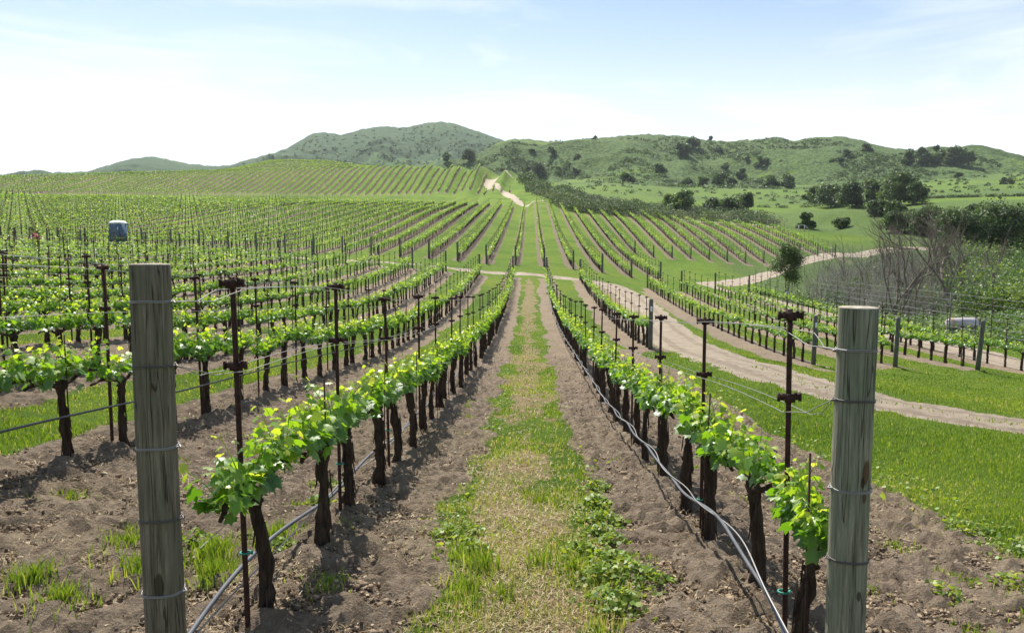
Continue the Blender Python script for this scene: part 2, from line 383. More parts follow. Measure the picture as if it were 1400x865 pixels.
def wood_post_mat(name, c1, c2, c3, green, stain=None):
    m, nt, b = mat(name)
    tc = N(nt, 'ShaderNodeTexCoord')
    mp = N(nt, 'ShaderNodeMapping'); mp.inputs['Scale'].default_value = (22, 22, 1.1); nt.links.new(tc.outputs['Object'], mp.inputs[0])
    g = noise(nt, 3.0, 10, mp.outputs[0], .7, .35)
    r = ramp(nt, [(.36, c1), (.5, c2), (.66, c3)], g.outputs[0])
    mp2 = N(nt, 'ShaderNodeMapping'); mp2.inputs['Scale'].default_value = (6, 6, 2.2); nt.links.new(tc.outputs['Object'], mp2.inputs[0])
    n2 = noise(nt, 1.6, 5, mp2.outputs[0])
    r2 = ramp(nt, [(.42, (0, 0, 0)), (.62, (1, 1, 1))], n2.outputs[0])
    c = mixc(nt, math_(nt, 'MULTIPLY', r2.outputs[0], .6), r.outputs[0], green)
    # dark checks (drying cracks) running with the grain
    mp3 = N(nt, 'ShaderNodeMapping'); mp3.inputs['Scale'].default_value = (90, 90, 3.0); nt.links.new(tc.outputs['Object'], mp3.inputs[0])
    v = noise(nt, 1.2, 3, mp3.outputs[0], .5, .2)
    ck = ramp(nt, [(.63, (0, 0, 0)), (.72, (1, 1, 1))], v.outputs[0])
    c = mixc(nt, math_(nt, 'MULTIPLY', ck.outputs[0], .45), c, (.05, .04, .03))
    mp4 = N(nt, 'ShaderNodeMapping'); mp4.inputs['Scale'].default_value = (26, 26, .9); nt.links.new(tc.outputs['Object'], mp4.inputs[0])
    v4 = noise(nt, 1.3, 2, mp4.outputs[0], .4, .1)
    b4 = N(nt, 'ShaderNodeMapRange'); b4.inputs[1].default_value = .0; b4.inputs[2].default_value = .012; b4.inputs[3].default_value = 1; b4.inputs[4].default_value = 0
    nt.links.new(math_(nt, 'ABSOLUTE', math_(nt, 'SUBTRACT', v4.outputs[0], .585)), b4.inputs[0])
    c = mixc(nt, math_(nt, 'MULTIPLY', b4.outputs[0], .75), c, (.03, .024, .018))
    if stain:
        for (sx_, sy_, sz_, r1, r2_, colr) in stain:   # knots and stains of the wood itself
            vm = N(nt, 'ShaderNodeVectorMath', operation='SUBTRACT'); nt.links.new(tc.outputs['Object'], vm.inputs[0]); vm.inputs[1].default_value = (sx_, sy_, sz_)
            vs = N(nt, 'ShaderNodeVectorMath', operation='MULTIPLY'); nt.links.new(vm.outputs[0], vs.inputs[0]); vs.inputs[1].default_value = (1 / r1, 1 / r1, 1 / r2_)
            vl = N(nt, 'ShaderNodeVectorMath', operation='LENGTH'); nt.links.new(vs.outputs[0], vl.inputs[0])
            dd = math_(nt, 'ADD', vl.outputs['Value'], math_(nt, 'MULTIPLY', math_(nt, 'SUBTRACT', n2.outputs[0], .5), 2.2))
            mr_ = N(nt, 'ShaderNodeMapRange'); mr_.inputs[1].default_value = .8; mr_.inputs[2].default_value = 1.05; mr_.inputs[3].default_value = 1; mr_.inputs[4].default_value = 0
            nt.links.new(dd, mr_.inputs[0])
            c = mixc(nt, math_(nt, 'MULTIPLY', mr_.outputs[0], .85), c, colr)
    nt.links.new(c, b.inputs['Base Color']); b.inputs['Roughness'].default_value = .85; b.inputs['Specular IOR Level'].default_value = .2
    h = math_(nt, 'SUBTRACT', math_(nt, 'SUBTRACT', g.outputs[0], math_(nt, 'MULTIPLY', ck.outputs[0], .8)), b4.outputs[0])
    nt.links.new(bump(nt, h, .010), b.inputs['Normal'])
    return m
M['endgrain'] = simple('post_end_grain', (.36, .32, .25), .9, 0, .1, .35, 30, .003)
M['oldwood'] = bark('old_grey_wood', (.06, .065, .055), (.17, .18, .15), .6, .006)

# ground
def ground_material():
    m, nt, b = mat('vineyard_ground')
    tc = N(nt, 'ShaderNodeTexCoord'); P = tc.outputs['Object']
    def A_(n): return N(nt, 'ShaderNodeAttribute', attribute_name=n).outputs['Fac']
    soilv, road, dry, block, scrub, near = A_('soil'), A_('road'), A_('dry'), A_('block'), A_('scrub'), A_('near')
    sp = N(nt, 'ShaderNodeSeparateXYZ'); nt.links.new(P, sp.inputs[0])
    nA = noise(nt, .35, 6, P, .6); nB = noise(nt, 2.2, 8, P, .65); nC = noise(nt, 14, 8, P, .7); nD = noise(nt, 60, 5, P, .7); nE = noise(nt, .03, 5, P)
    # row stripes of bare soil for the blocks that are too far for the mesh to carry them
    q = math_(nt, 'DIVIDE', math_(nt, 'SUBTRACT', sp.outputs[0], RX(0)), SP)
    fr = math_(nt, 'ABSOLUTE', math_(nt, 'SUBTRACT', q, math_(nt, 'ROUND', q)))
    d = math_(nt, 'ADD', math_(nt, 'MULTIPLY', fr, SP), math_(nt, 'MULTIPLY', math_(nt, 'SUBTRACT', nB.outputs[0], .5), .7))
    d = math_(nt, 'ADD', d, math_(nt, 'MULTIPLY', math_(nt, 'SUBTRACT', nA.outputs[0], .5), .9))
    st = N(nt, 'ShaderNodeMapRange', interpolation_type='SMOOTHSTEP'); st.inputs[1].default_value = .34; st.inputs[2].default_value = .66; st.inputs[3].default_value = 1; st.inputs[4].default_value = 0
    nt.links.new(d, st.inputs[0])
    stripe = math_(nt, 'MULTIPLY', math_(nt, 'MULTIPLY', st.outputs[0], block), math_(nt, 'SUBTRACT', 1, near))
    def edge(v, amt=.9, lo=.38, hi=.62):
        e = math_(nt, 'ADD', v, math_(nt, 'MULTIPLY', math_(nt, 'SUBTRACT', nC.outputs[0], .5), amt))
        r = N(nt, 'ShaderNodeMapRange', interpolation_type='SMOOTHSTEP'); r.inputs[1].default_value = lo; r.inputs[2].default_value = hi
        nt.links.new(e, r.inputs[0]); return r.outputs[0]
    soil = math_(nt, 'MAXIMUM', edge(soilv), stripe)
    gcol = ramp(nt, [(.25, (.075, .15, .014)), (.5, (.125, .22, .02)), (.75, (.20, .28, .035))], nB.outputs[0]).outputs[0]
    gcol2 = ramp(nt, [(.3, (.11, .20, .018)), (.7, (.20, .27, .045))], nE.outputs[0]).outputs[0]
    gcol = mixc(nt, .45, gcol, gcol2)
    nF = noise(nt, .11, 6, P, .65, .4)
    pat = ramp(nt, [(.35, (.72, .78, .7)), (.5, (1, 1, 1)), (.68, (1.35, 1.12, 1.05))], nF.outputs[0]).outputs[0]
    mv = N(nt, 'ShaderNodeMix', data_type='RGBA', blend_type='MULTIPLY'); mv.inputs[0].default_value = 1; nt.links.new(gcol, mv.inputs[6]); nt.links.new(pat, mv.inputs[7]); gcol = mv.outputs[2]
    fine = ramp(nt, [(.3, (.55, .55, .55)), (.7, (1.25, 1.25, 1.2))], nD.outputs[0]).outputs[0]
    mu = N(nt, 'ShaderNodeMix', data_type='RGBA', blend_type='MULTIPLY'); mu.inputs[0].default_value = .8; nt.links.new(gcol, mu.inputs[6]); nt.links.new(fine, mu.inputs[7]); gcol = mu.outputs[2]
    scol = ramp(nt, [(.27, (.09, .068, .05)), (.40, (.23, .172, .12)), (.54, (.36, .28, .20)), (.72, (.57, .475, .37))], nC.outputs[0]).outputs[0]
    scol2 = ramp(nt, [(.3, (.21, .155, .108)), (.7, (.45, .36, .265))], nB.outputs[0]).outputs[0]
    scol = mixc(nt, .5, scol, scol2)
    dcol = ramp(nt, [(.3, (.22, .16, .085)), (.6, (.40, .31, .17))], nC.outputs[0]).outputs[0]
    dcol = mixc(nt, math_(nt, 'MULTIPLY', edge(nB.outputs[0], .6, .45, .6), .55), dcol, (.13, .20, .035))
    c = mixc(nt, edge(dry, .8), gcol, dcol)
    sc = ramp(nt, [(.35, (.05, .085, .026)), (.55, (.09, .14, .04)), (.75, (.15, .20, .06))], nB.outputs[0]).outputs[0]
    c = mixc(nt, scrub, c, sc)
    # straw and bits of litter lying on the soil
    lit = math_(nt, 'MULTIPLY', edge(nA.outputs[0], .5, .48, .6), .32)
    scol = mixc(nt, lit, scol, (.40, .32, .19))
    scol = mixc(nt, math_(nt, 'MULTIPLY', math_(nt, 'SUBTRACT', 1, near), .75), scol, mixc(nt, nB.outputs[0], (.13, .10, .068), (.26, .205, .145)))  # distant stripes: brown soil with the shadow of the rows mixed into its colour
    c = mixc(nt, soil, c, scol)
    rcol = ramp(nt, [(.3, (.36, .29, .215)), (.7, (.58, .49, .375))], nB.outputs[0]).outputs[0]
    rcol = mixc(nt, math_(nt, 'MULTIPLY', edge(A_('rut'), .9), .35), rcol, (.22, .17, .12))
    c = mixc(nt, edge(road, .7), c, rcol)
    nt.links.new(c, b.inputs['Base Color']); b.inputs['Roughness'].default_value = .95; b.inputs['Specular IOR Level'].default_value = .12
    nG = noise(nt, 32, 6, P, .75)
    n1 = bump(nt, nG.outputs[0], .05, 1.0, bump(nt, nC.outputs[0], .18, 1.0))
    n2 = bump(nt, nD.outputs[0], .022, .9, n1)
    nt.links.new(n2, b.inputs['Normal'])
    return m
M['ground'] = ground_material()

def hill_material(name, g1, g2, s1, s2, sc):
    m, nt, b = mat(name)
    tc = N(nt, 'ShaderNodeTexCoord'); P = tc.outputs['Object']
    nA = noise(nt, .006 * sc, 6, P, .6, .3); nB = noise(nt, .05 * sc, 7, P, .65); nC = noise(nt, .42 * sc, 5, P, .62)
    grass = mixc(nt, nB.outputs[0], g1, g2)
    scr = ramp(nt, [(.42, s1), (.6, s2)], nC.outputs[0]).outputs[0]
    f = math_(nt, 'ADD', nA.outputs[0], math_(nt, 'MULTIPLY', math_(nt, 'SUBTRACT', nB.outputs[0], .5), .9))
    f = math_(nt, 'ADD', f, N(nt, 'ShaderNodeAttribute', attribute_name='scrub').outputs['Fac'])
    r = N(nt, 'ShaderNodeMapRange', interpolation_type='SMOOTHSTEP'); r.inputs[1].default_value = .30; r.inputs[2].default_value = .52; nt.links.new(f, r.inputs[0])
    c = mixc(nt, r.outputs[0], grass, scr)
    nt.links.new(c, b.inputs['Base Color']); b.inputs['Roughness'].default_value = .95; b.inputs['Specular IOR Level'].default_value = .1
    n1 = bump(nt, nC.outputs[0], 3.0, .8); n2 = bump(nt, nB.outputs[0], 6.0, .5, n1)
    nt.links.new(n2, b.inputs['Normal'])
    return m
M['hillA'] = hill_material('green_scrub_hill', (.11, .18, .03), (.16, .22, .045), (.045, .085, .028), (.13, .19, .055), 1.0)
M['hillB'] = hill_material('far_scrub_hill', (.085, .155, .05), (.12, .195, .06), (.035, .075, .034), (.075, .125, .045), .7)

# ------------------------------------------------------------------ ground sheet
gx = axis(-1400, 1500, -3.2, 5.2, .045, .0125)
gy = axis(-60, 3200, 3.2, 9.0, .045, .0095)
GX, GY = np.meshgrid(gx, gy)
soil = soil_mask(GX, GY)
road = road_mask(GX, GY)
soil = soil * (1 - road)
zz = Z0(GX, GY) + microz(GX, GY, np.clip(soil + road * .3, 0, 1)) - road * .03
nxg, nyg = len(gx), len(gy)
idx = np.arange(nxg * nyg).reshape(nyg, nxg)
quads = np.stack([idx[:-1, :-1].ravel(), idx[:-1, 1:].ravel(), idx[1:, 1:].ravel(), idx[1:, :-1].ravel()], 1)
far_scrub = np.clip(sstep(14, 24, GX - np.interp(GY, [150, 190, 240, 330], [34, 6, -3, -2])) * (GY > 150) * (1 - sstep(290, 335, GY)), 0, 1) * .8
far_scrub = np.maximum(far_scrub, np.clip((fbm(GX / 38, GY / 60, 66) + .3) * 2.0, .45, .95) * sstep(330, 380, GY))
far_scrub = np.maximum(far_scrub, np.clip((fbm(GX / 25, GY / 40, 69) + .15) * 2.2, .15, .75) * sstep(50, 62, GX) * sstep(120, 150, GY))
far_scrub = np.maximum(far_scrub, sstep(24, 30, GX) * (GY > 20) * (1 - sstep(130, 150, GY)) * .75)
gme = mesh('ground', np.stack([GX.ravel(), GY.ravel(), zz.ravel()], 1), [quads], [M['ground']],
           attrs=dict(soil=soil, road=road, dry=dry_mask(GX, GY), block=in_block(GX, GY).astype(float), scrub=far_scrub,
                      near=1 - sstep(60, 75, GY), rut=1 - sstep(.08, .24, np.abs(np.minimum(seg_dist(GX, GY, ROAD1), seg_dist(GX, GY, ROAD2)) + .25 * fbm(GX * .7, GY * .7, 15) - .58))))
link('ground', gme, kind='structure', label='rolling vineyard ground of grass, bare soil and pale dirt tracks')
print('ground verts', nxg * nyg)

# ------------------------------------------------------------------ far hills
def pxdir(X, Y):      # image column of a plan direction at eye level
    return 725 + (np.asarray(X) / np.maximum(np.asarray(Y), 1e-3)) * F
RA = [(520,262),(560,248),(600,236),(630,224),(655,212),(680,196),(700,191),(720,190.5),(750,194),(770,193),(790,190.5),(830,188),(860,185),(880,184),(905,185),(930,187),(960,192),(985,194),(1010,192),(1040,189),(1060,188),(1072,193),(1100,189),(1120,187.5),(1140,187),(1165,192),(1190,200),(1215,204),(1240,206),(1262,204),(1290,206),(1310,203),(1330,208),(1355,216),(1375,222),(1400,227),(1460,234),(1600,240),(1900,246)]
RB = [(-500,246),(-200,242),(-50,238),(0,238.5),(25,236),(50,234),(70,235.5),(95,236),(125,234),(140,228),(165,221),(190,216),(212,213.5),(235,219),(255,223),(285,226.5),(310,227),(340,219),(370,211),(390,205),(410,194),(428,183),(445,180),(460,183.5),(475,184),(500,176),(520,173),(545,174),(562,173.5),(585,168),(605,166.5),(625,169.5),(650,178),(680,190),(710,198),(760,206),(900,215),(1200,228),(1600,240)]
class Hill:
    def __init__(s, ridge, D0, D1, D2, amp, seed, sc):
        s.px = np.array([a for a, b in ridge], float); s.py = np.array([b for a, b in ridge], float)
        s.D0, s.D1, s.D2, s.amp, s.seed, s.sc = D0, D1, D2, amp, seed, sc
        s.zr = np.array([unproj(a, b, D1)[2] for a, b in ridge])
    def z(s, X, Y):
        p = pxdir(X, Y)
        zr = np.interp(p, s.px, s.zr)
        zr = (zr + np.interp(p - 5, s.px, s.zr) + np.interp(p + 5, s.px, s.zr)) / 3
        t = np.clip((Y - s.D0) / (s.D1 - s.D0), 0, 1)
        b = np.clip((Y - s.D1) / (s.D2 - s.D1), 0, 1)
        z0 = s.base(X, Y)
        prof = t ** 1.15
        prof = .55 * prof + .45 * (t * t * (3 - 2 * t))
        z = z0 + (zr - z0) * prof
        r = 1 - np.abs(2 * vnoise(X / s.sc + .25 * Y / s.sc, Y / (s.sc * 2.4), s.seed) - 1)      # spurs and gullies
        r2 = 1 - np.abs(2 * vnoise(X / (s.sc * .37), Y / (s.sc * .8), s.seed + 3) - 1)
        env = np.sin(np.pi * np.clip(t, 0, 1)) ** .8 * (1 - b) * (1 - .9 * sstep(.55, .85, t))
        z = z + s.amp * env * ((r - .62) + .35 * (r2 - .5)) + env * s.amp * .25 * fbm(X / 25, Y / 25, s.seed + 9)
        z = z + sstep(.6, .98, t) * (1 - b) * (fbm(p / 9, p * 0, s.seed + 2) * .004 + fbm(p / 3, p * 0, s.seed + 4) * .002) * s.D1 / 1.5
        return z * (1 - b * b * (3 - 2 * b))
    def base(s, X, Y):
        p = pxdir(X, Y)
        if not hasattr(s, 'bp'):
            s.bp = np.arange(-600, 2000, 20.); s.bz = Z0((s.bp - 725) / F * s.D0, np.full(len(s.bp), float(s.D0))) - 1.5 if s.D0 < 800 else np.full(len(s.bp), 10.)
        return np.interp(p, s.bp, s.bz)
HA = Hill(RA, 540, 980, 1500, 26, 21, 95)
HB = Hill(RB, 950, 1750, 2500, 70, 57, 260)
def build_hill(h, name, m, p0, p1, dp, nd, label):
    ps = np.arange(p0, p1, dp); ys = np.concatenate([np.linspace(h.D0, h.D1, nd), np.linspace(h.D1, h.D2, 24)[1:]])
    PP, YY = np.meshgrid(ps, ys); XX = (PP - 725) / F * YY
    ZZ = h.z(XX, YY)
    ZZ = ZZ + fbm(XX / 9, YY / 9, 77) * (2.0 if h.D1 < 1200 else .9)
    n0, n1 = ZZ.shape; ix = np.arange(n0 * n1).reshape(n0, n1)
    q = np.stack([ix[:-1, :-1].ravel(), ix[:-1, 1:].ravel(), ix[1:, 1:].ravel(), ix[1:, :-1].ravel()], 1)
    scr = np.clip((ZZ - h.base(XX, YY)) / 60, -.35, .12) + fbm(XX / 130, YY / 130, 5) * .5
    me = mesh(name, np.stack([XX.ravel(), YY.ravel(), ZZ.ravel()], 1), [q], [m], attrs=dict(scrub=scr))
    link(name, me, kind='structure', label=label)
build_hill(HA, 'green_hills', M['hillA'], 500, 1900, 2.0, 190, 'long green scrub covered hills rising behind the valley')
build_hill(HB, 'far_hills', M['hillB'], -500, 1300, 2.5, 130, 'dark blue green rounded hills behind the vineyard crest')

def land(X, Y):
    z = Z0(X, Y)
    p = pxdir(X, Y)
    z = np.where((Y > HA.D0) & (p > 500), np.maximum(z, HA.z(X, Y)), z)
    return np.where((Y > HB.D0) & (p < 1300), np.maximum(z, HB.z(X, Y)), z)
_ys = np.geomspace(12, 1790, 1500)
def drop(px, py, ymin=12, ymax=1790):
    d = RM @ np.array([px - PCX, -(py - PCY), -F]); d = d / d[1]
    ys = _ys[(_ys >= ymin) & (_ys <= ymax)]
    X, Zr = d[0] * ys, d[2] * ys
    g = land(X, ys)
    hit = np.nonzero(g >= Zr)[0]
    if len(hit) == 0:
        i = np.argmin(Zr - g)
        return np.array([X[i], ys[i], g[i]]), False
    i = hit[0]
    return np.array([X[i], ys[i], g[i]]), True

# ------------------------------------------------------------------ shape builders
def tube(path, radii, sides=8, jit=0., cap=True, rng=RNG, twist=0.):
    path = np.asarray(path, float); n = len(path)
    radii = np.broadcast_to(radii, (n,)).astype(float)
    T = np.gradient(path, axis=0); T /= np.linalg.norm(T, axis=1)[:, None] + 1e-12
    up = np.array([0, 0, 1.]) if abs(T[0, 2]) < .9 else np.array([1., 0, 0])
    a0 = np.cross(up, T[0]); a0 /= np.linalg.norm(a0)
    V = np.empty((n, sides, 3)); ang = np.arange(sides) * 2 * math.pi / sides
    a = a0
    for i in range(n):
        a = a - T[i] * (a @ T[i]); a /= np.linalg.norm(a) + 1e-12
        b = np.cross(T[i], a)
        r = radii[i] * (1 + (rng.random(sides) - .5) * jit)
        V[i] = path[i] + np.cos(ang + twist * i)[:, None] * a * r[:, None] + np.sin(ang + twist * i)[:, None] * b * r[:, None]
    V = V.reshape(-1, 3)
    ix = np.arange(n * sides).reshape(n, sides); nx = np.roll(ix, -1, 1)
    q = np.stack([ix[:-1].ravel(), nx[:-1].ravel(), nx[1:].ravel(), ix[1:].ravel()], 1)
    F_ = [q]
    if cap: F_ += [ix[0][::-1][None], ix[-1][None]]
    return V, F_
class MB:
    def __init__(s): s.V = []; s.F = {}; s.n = 0; s.M = {}; s.T = {}
    def add(s, V, faces, mi=0, tint=0.):
        for f in faces:
            f = np.asarray(f)
            if not len(f): continue
            k = f.shape[1]
            s.F.setdefault(k, []).append(f + s.n); s.M.setdefault(k, []).append(np.full(len(f), mi))
            s.T.setdefault(k, []).append(np.broadcast_to(tint, (len(f),)))
        s.V.append(np.asarray(V)); s.n += len(V); return s
    def tube(s, *a, mi=0, tint=0., **k):
        V, f = tube(*a, **k); return s.add(V, f, mi, tint)
    def box(s, lo, hi, mi=0, rot=None, off=(0, 0, 0), bev=0):
        lo, hi = np.array(lo, float), np.array(hi, float)
        V = np.array([[x, y, z] for z in (lo[2], hi[2]) for y in (lo[1], hi[1]) for x in (lo[0], hi[0])])
        if rot is not None: V = V @ np.array(rot).T
        V = V + off
        f = [[0, 2, 3, 1], [4, 5, 7, 6], [0, 1, 5, 4], [2, 6, 7, 3], [0, 4, 6, 2], [1, 3, 7, 5]]
        return s.add(V, [np.array(f)], mi)
    def mesh(s, name, mats, smooth=True):
        ks = sorted(s.F)
        fs = [np.concatenate(s.F[k]) for k in ks]
        mi = np.concatenate([np.concatenate(s.M[k]) for k in ks]); tn = np.concatenate([np.concatenate(s.T[k]) for k in ks])
        return mesh(name, np.concatenate(s.V), fs, mats, mi, smooth, tint=tn)

def rand_basis(n, rng, up=.6):
    nn = rng.normal(size=(n, 3)); nn[:, 2] = np.abs(nn[:, 2]) + up; nn /= np.linalg.norm(nn, axis=1)[:, None]
    a = rng.normal(size=(n, 3)); a -= nn * (a * nn).sum(1)[:, None]; a /= np.linalg.norm(a, axis=1)[:, None]
    return nn, a, np.cross(nn, a)
QT = np.array([[-.5, 0, 0], [0, -.42, .0], [.5, 0, 0], [0, .42, .0]])
def quad_leaves(P, size, rng, up=.6):
    n = len(P); nn, a, b = rand_basis(n, rng, up); size = np.broadcast_to(size, (n,))[:, None, None]
    V = P[:, None] + size * (QT[None, :, 0:1] * a[:, None] + QT[None, :, 1:2] * b[:, None])
    return V.reshape(-1, 3), np.arange(n * 4).reshape(n, 4)
# grape leaf: five lobed outline fanned round the petiole junction, cupped
GL = np.array([[0, .30, .0], [0, .04, .03], [.26, -.12, -.03], [.52, .08, -.10], [.40, .30, -.03], [.53, .60, -.12], [.24, .62, -.04], [0, .98, -.14],
               [-.24, .62, -.04], [-.53, .60, -.12], [-.40, .30, -.03], [-.52, .08, -.10], [-.26, -.12, -.03]])
GLF = np.array([[0, i, i + 1 if i < 12 else 1] for i in range(1, 13)])
def grape_leaves(P, size, rng, up=.8, outx=None):
    n = len(P); nn, a, b = rand_basis(n, rng, up)
    if outx is not None:   # blades face outwards and upwards, tips hang
        nn = nn * 1.1 + outx * .7; nn /= np.linalg.norm(nn, axis=1)[:, None]
        t = outx + rng.normal(size=(n, 3)) * .5 + np.array([0, 0, -.35]); b = t - nn * (t * nn).sum(1)[:, None]; b /= np.linalg.norm(b, axis=1)[:, None] + 1e-9
        a = np.cross(b, nn)
    size = np.broadcast_to(size, (n,))[:, None, None]
    cup = (rng.random((n, 1, 1)) * 1.8 + .2)
    V = P[:, None] + size * (GL[None, :, 0:1] * a[:, None] + (GL[None, :, 1:2]) * b[:, None] + GL[None, :, 2:3] * cup * nn[:, None])
    Fc = (GLF[None] + (np.arange(n) * 13)[:, None, None]).reshape(-1, 3)
    return V.reshape(-1, 3), Fc

# ------------------------------------------------------------------ vine prototypes
def vine_variant(seed, dens=1.0):
    rng = np.random.default_rng(seed)
    H = .69 + rng.random() * .07
    n = 16; t = np.linspace(0, 1, n)
    bx, by = rng.normal() * .018, rng.normal() * .03
    px_ = bx * np.sin(t * math.pi * rng.uniform(.8, 1.6)) + (rng.random(n) - .5) * .012
    py_ = by * np.sin(t * math.pi * rng.uniform(.8, 1.6)) + (rng.random(n) - .5) * .012
    path = np.stack([px_ - px_[0], py_ - py_[0], -.12 + t * (H + .12)], 1)
    r0 = rng.uniform(.031, .043)
    r = r0 * (1.25 - .45 * t + .5 * sstep(.82, 1, t) + .3 * (1 - sstep(0, .25, t)) + .14 * np.sin(t * rng.uniform(9, 16) + rng.random() * 6))
    r[-1] *= .6
    mb = MB(); mb.tube(path, r * (1 + rng.normal(size=n) * .09), 12, .5, rng=rng)
    top = path[-2]
    for i in range(9):   # knuckles on the head and burls on the trunk
        z_ = rng.uniform(.3, 1) if i < 2 else rng.uniform(.88, 1)
        c = np.array([np.interp(z_, t, path[:, 0]), np.interp(z_, t, path[:, 1]), np.interp(z_, t, path[:, 2])])
        dv = rng.normal(size=3) * np.array([1, 1, .4]); dv /= np.linalg.norm(dv)
        mb.tube([c, c + dv * r0 * .9, c + dv * r0 * 1.45], [r0 * .55, r0 * .6, r0 * .2], 6, .4, rng=rng)
    for i in range(16):   # shaggy bark strips
        z_ = rng.uniform(.08, .8); a = rng.random() * 6.28
        c = np.array([np.interp(z_, t, path[:, 0]), np.interp(z_, t, path[:, 1]), np.interp(z_, t, path[:, 2])])
        o = np.array([math.cos(a), math.sin(a), 0]) * r0 * 1.05
        l = rng.uniform(.05, .14)
        mb.tube([c + o + [0, 0, l], c + o * 1.15, c + o * 1.4 + [0, 0, -l * .6]], [.004, .006, .002], 4, rng=rng)
    trunk = mb.mesh('vine_trunk', [M['bark']])
    mc = MB()
    for sgn in (-1, 1):   # two cordon arms along the wire
        m = 9; s = np.linspace(0, 1, m)
        y = sgn * s * rng.uniform(.50, .56)
        z = top[2] - .02 + .09 * np.sin(s * 2.2) + (rng.random(m) - .5) * .014
        x = top[0] * (1 - s) + (rng.random(m) - .5) * .02
        mc.tube(np.stack([x, top[1] * (1 - s) + y, z], 1), .023 * (1 - .5 * s), 7, .35, rng=rng)
        for j in range(4):
            q = rng.uniform(.15, .95); c = [np.interp(q, s, x), np.interp(q, s, y), np.interp(q, s, z)]
            mc.tube([c, np.array(c) + [rng.normal() * .01, rng.normal() * .01, .03], np.array(c) + [rng.normal() * .015, rng.normal() * .02, .055]], [.013, .014, .006], 5, .3, rng=rng)
    cord = mc.mesh('vine_cordon', [M['bark']])
    mf = MB(); P, S, T_, O = [], [], [], []
    ns = int(rng.integers(12, 17) * dens)
    for i in range(ns):
        y0 = -.54 + 1.08 * (i + rng.random() * .8) / ns
        z0 = H + .05; Ls = rng.uniform(.12, .36) * (1.15 if rng.random() < .2 else 1)
        lean = np.array([rng.normal() * .30, rng.normal() * .3, 1.]); lean /= np.linalg.norm(lean)
        k = max(4, int(Ls / .035)); s = np.linspace(0, 1, k)
        bend = rng.normal(size=2) * .06
        pts = np.array([top[0] * .2, y0, z0]) + lean * (s * Ls)[:, None] + np.stack([bend[0] * s ** 2, bend[1] * s ** 2, -.03 * s ** 2], 1)
        mf.tube(pts, .0045 * (1 - .6 * s), 4, cap=False, mi=0, tint=.55, rng=rng)
        sd = 1
        for j in range(k):
            for rep in range(2 if s[j] < .75 else 1):
                sd = -sd
                a = rng.uniform(-.9, .9) + (0 if sd > 0 else math.pi)
                o = np.array([math.cos(a), math.sin(a) * .8, .25])
                pl = rng.uniform(.03, .09) * (1.1 - .5 * s[j])
                P.append(pts[j] + o * pl); O.append(o * np.array([1, 1, .3]) * .9)
                S.append((.042 + .068 * rng.random() ** 1.2) * (1.1 - .55 * s[j] ** 1.3))
                T_.append(np.clip(.18 + .66 * s[j] ** 1.3 + rng.normal() * .15 + (rng.random() < .03) * .2, 0, .88))
    for i in range(int(26 * dens)):   # basal leaves that hang round the cordon
        y0 = rng.uniform(-.55, .55); a = rng.choice([0, math.pi]) + rng.normal() * .5
        o = np.array([math.cos(a), math.sin(a), .1])
        P.append(np.array([0, y0, H + rng.uniform(.0, .12)]) + o * rng.uniform(.04, .12)); O.append(o); S.append(rng.uniform(.06, .10)); T_.append(np.clip(.15 + rng.normal() * .12, 0, 1))
    P, O = np.array(P), np.array(O)
    V, Fc = grape_leaves(P, np.array(S), rng, .55, O * .8)
    mf.add(V, [Fc], 0, np.repeat(T_, 12))
    fol = mf.mesh('vine_foliage', [M['vine']])
    return trunk, cord, fol
VARS = [vine_variant(100 + i, 1.0 + .12 * (i % 3)) for i in range(14)]

def ordinal(i):
    base = ['first', 'second', 'third', 'fourth', 'fifth', 'sixth', 'seventh', 'eighth', 'ninth', 'tenth', 'eleventh', 'twelfth', 'thirteenth', 'fourteenth', 'fifteenth', 'sixteenth', 'seventeenth', 'eighteenth', 'nineteenth', 'twentieth']
    if i < 20: return base[i]
    n = i + 1
    return f"{n}" + ('th' if 10 < n % 100 < 20 else {1: 'st', 2: 'nd', 3: 'rd'}.get(n % 10, 'th'))
def rowname(k):
    if k <= -1: return f"{ordinal(-k - 1)} row left of the aisle"
    if k <= 1: return f"{ordinal(k)} row right of the aisle"
    return f"{ordinal(k - 3)} row beyond the dirt road"

# ------------------------------------------------------------------ lay out every vine, post and stake
VS = 1.065
vines, posts = [], []
PH = {-1: 4.02, 0: 3.60, -2: 3.75}
PP_ = {-1: 3.98, 0: 4.02, -2: 3.70}
for k in range(-92, 17):
    X = RX(k)
    r = np.random.default_rng(500 + k + 100)
    for si, (a, b) in enumerate(row_spans(k)):
        st = PH.get(k, a + .2 + r.random() * .7) if si == 0 and a < 10 else a + .2
        ys = np.arange(st, b, VS)
        for i, y in enumerate(ys): vines.append((X + r.normal() * .02, y + r.normal() * .03, k, i, si if a > 70 or k > 4 and a > 30 else 0))
        sp_ = PP_.get(k, st) if si == 0 and a < 10 else st + .05
        ys = np.arange(sp_, b, VS * 2)
        for i, y in enumerate(ys): posts.append((X + r.normal() * .015, y, k, i, 0 if a < 70 else 1))
vines = [v for v in vines if v[1] < 9 or random.random() > .025]
vines = np.array(vines); posts = np.array(posts)
def visible(A_, lo=-250, hi=1650):
    z = G(A_[:, 0], A_[:, 1])
    P = np.stack([A_[:, 0], A_[:, 1], z + .9], 1); px, py = proj(P)
    k = (px > lo) & (px < hi)
    return A_[k], z[k], px[k], py[k]
vines, vz, vpx, vpy = visible(vines)
posts, pz, ppx, ppy = visible(posts)
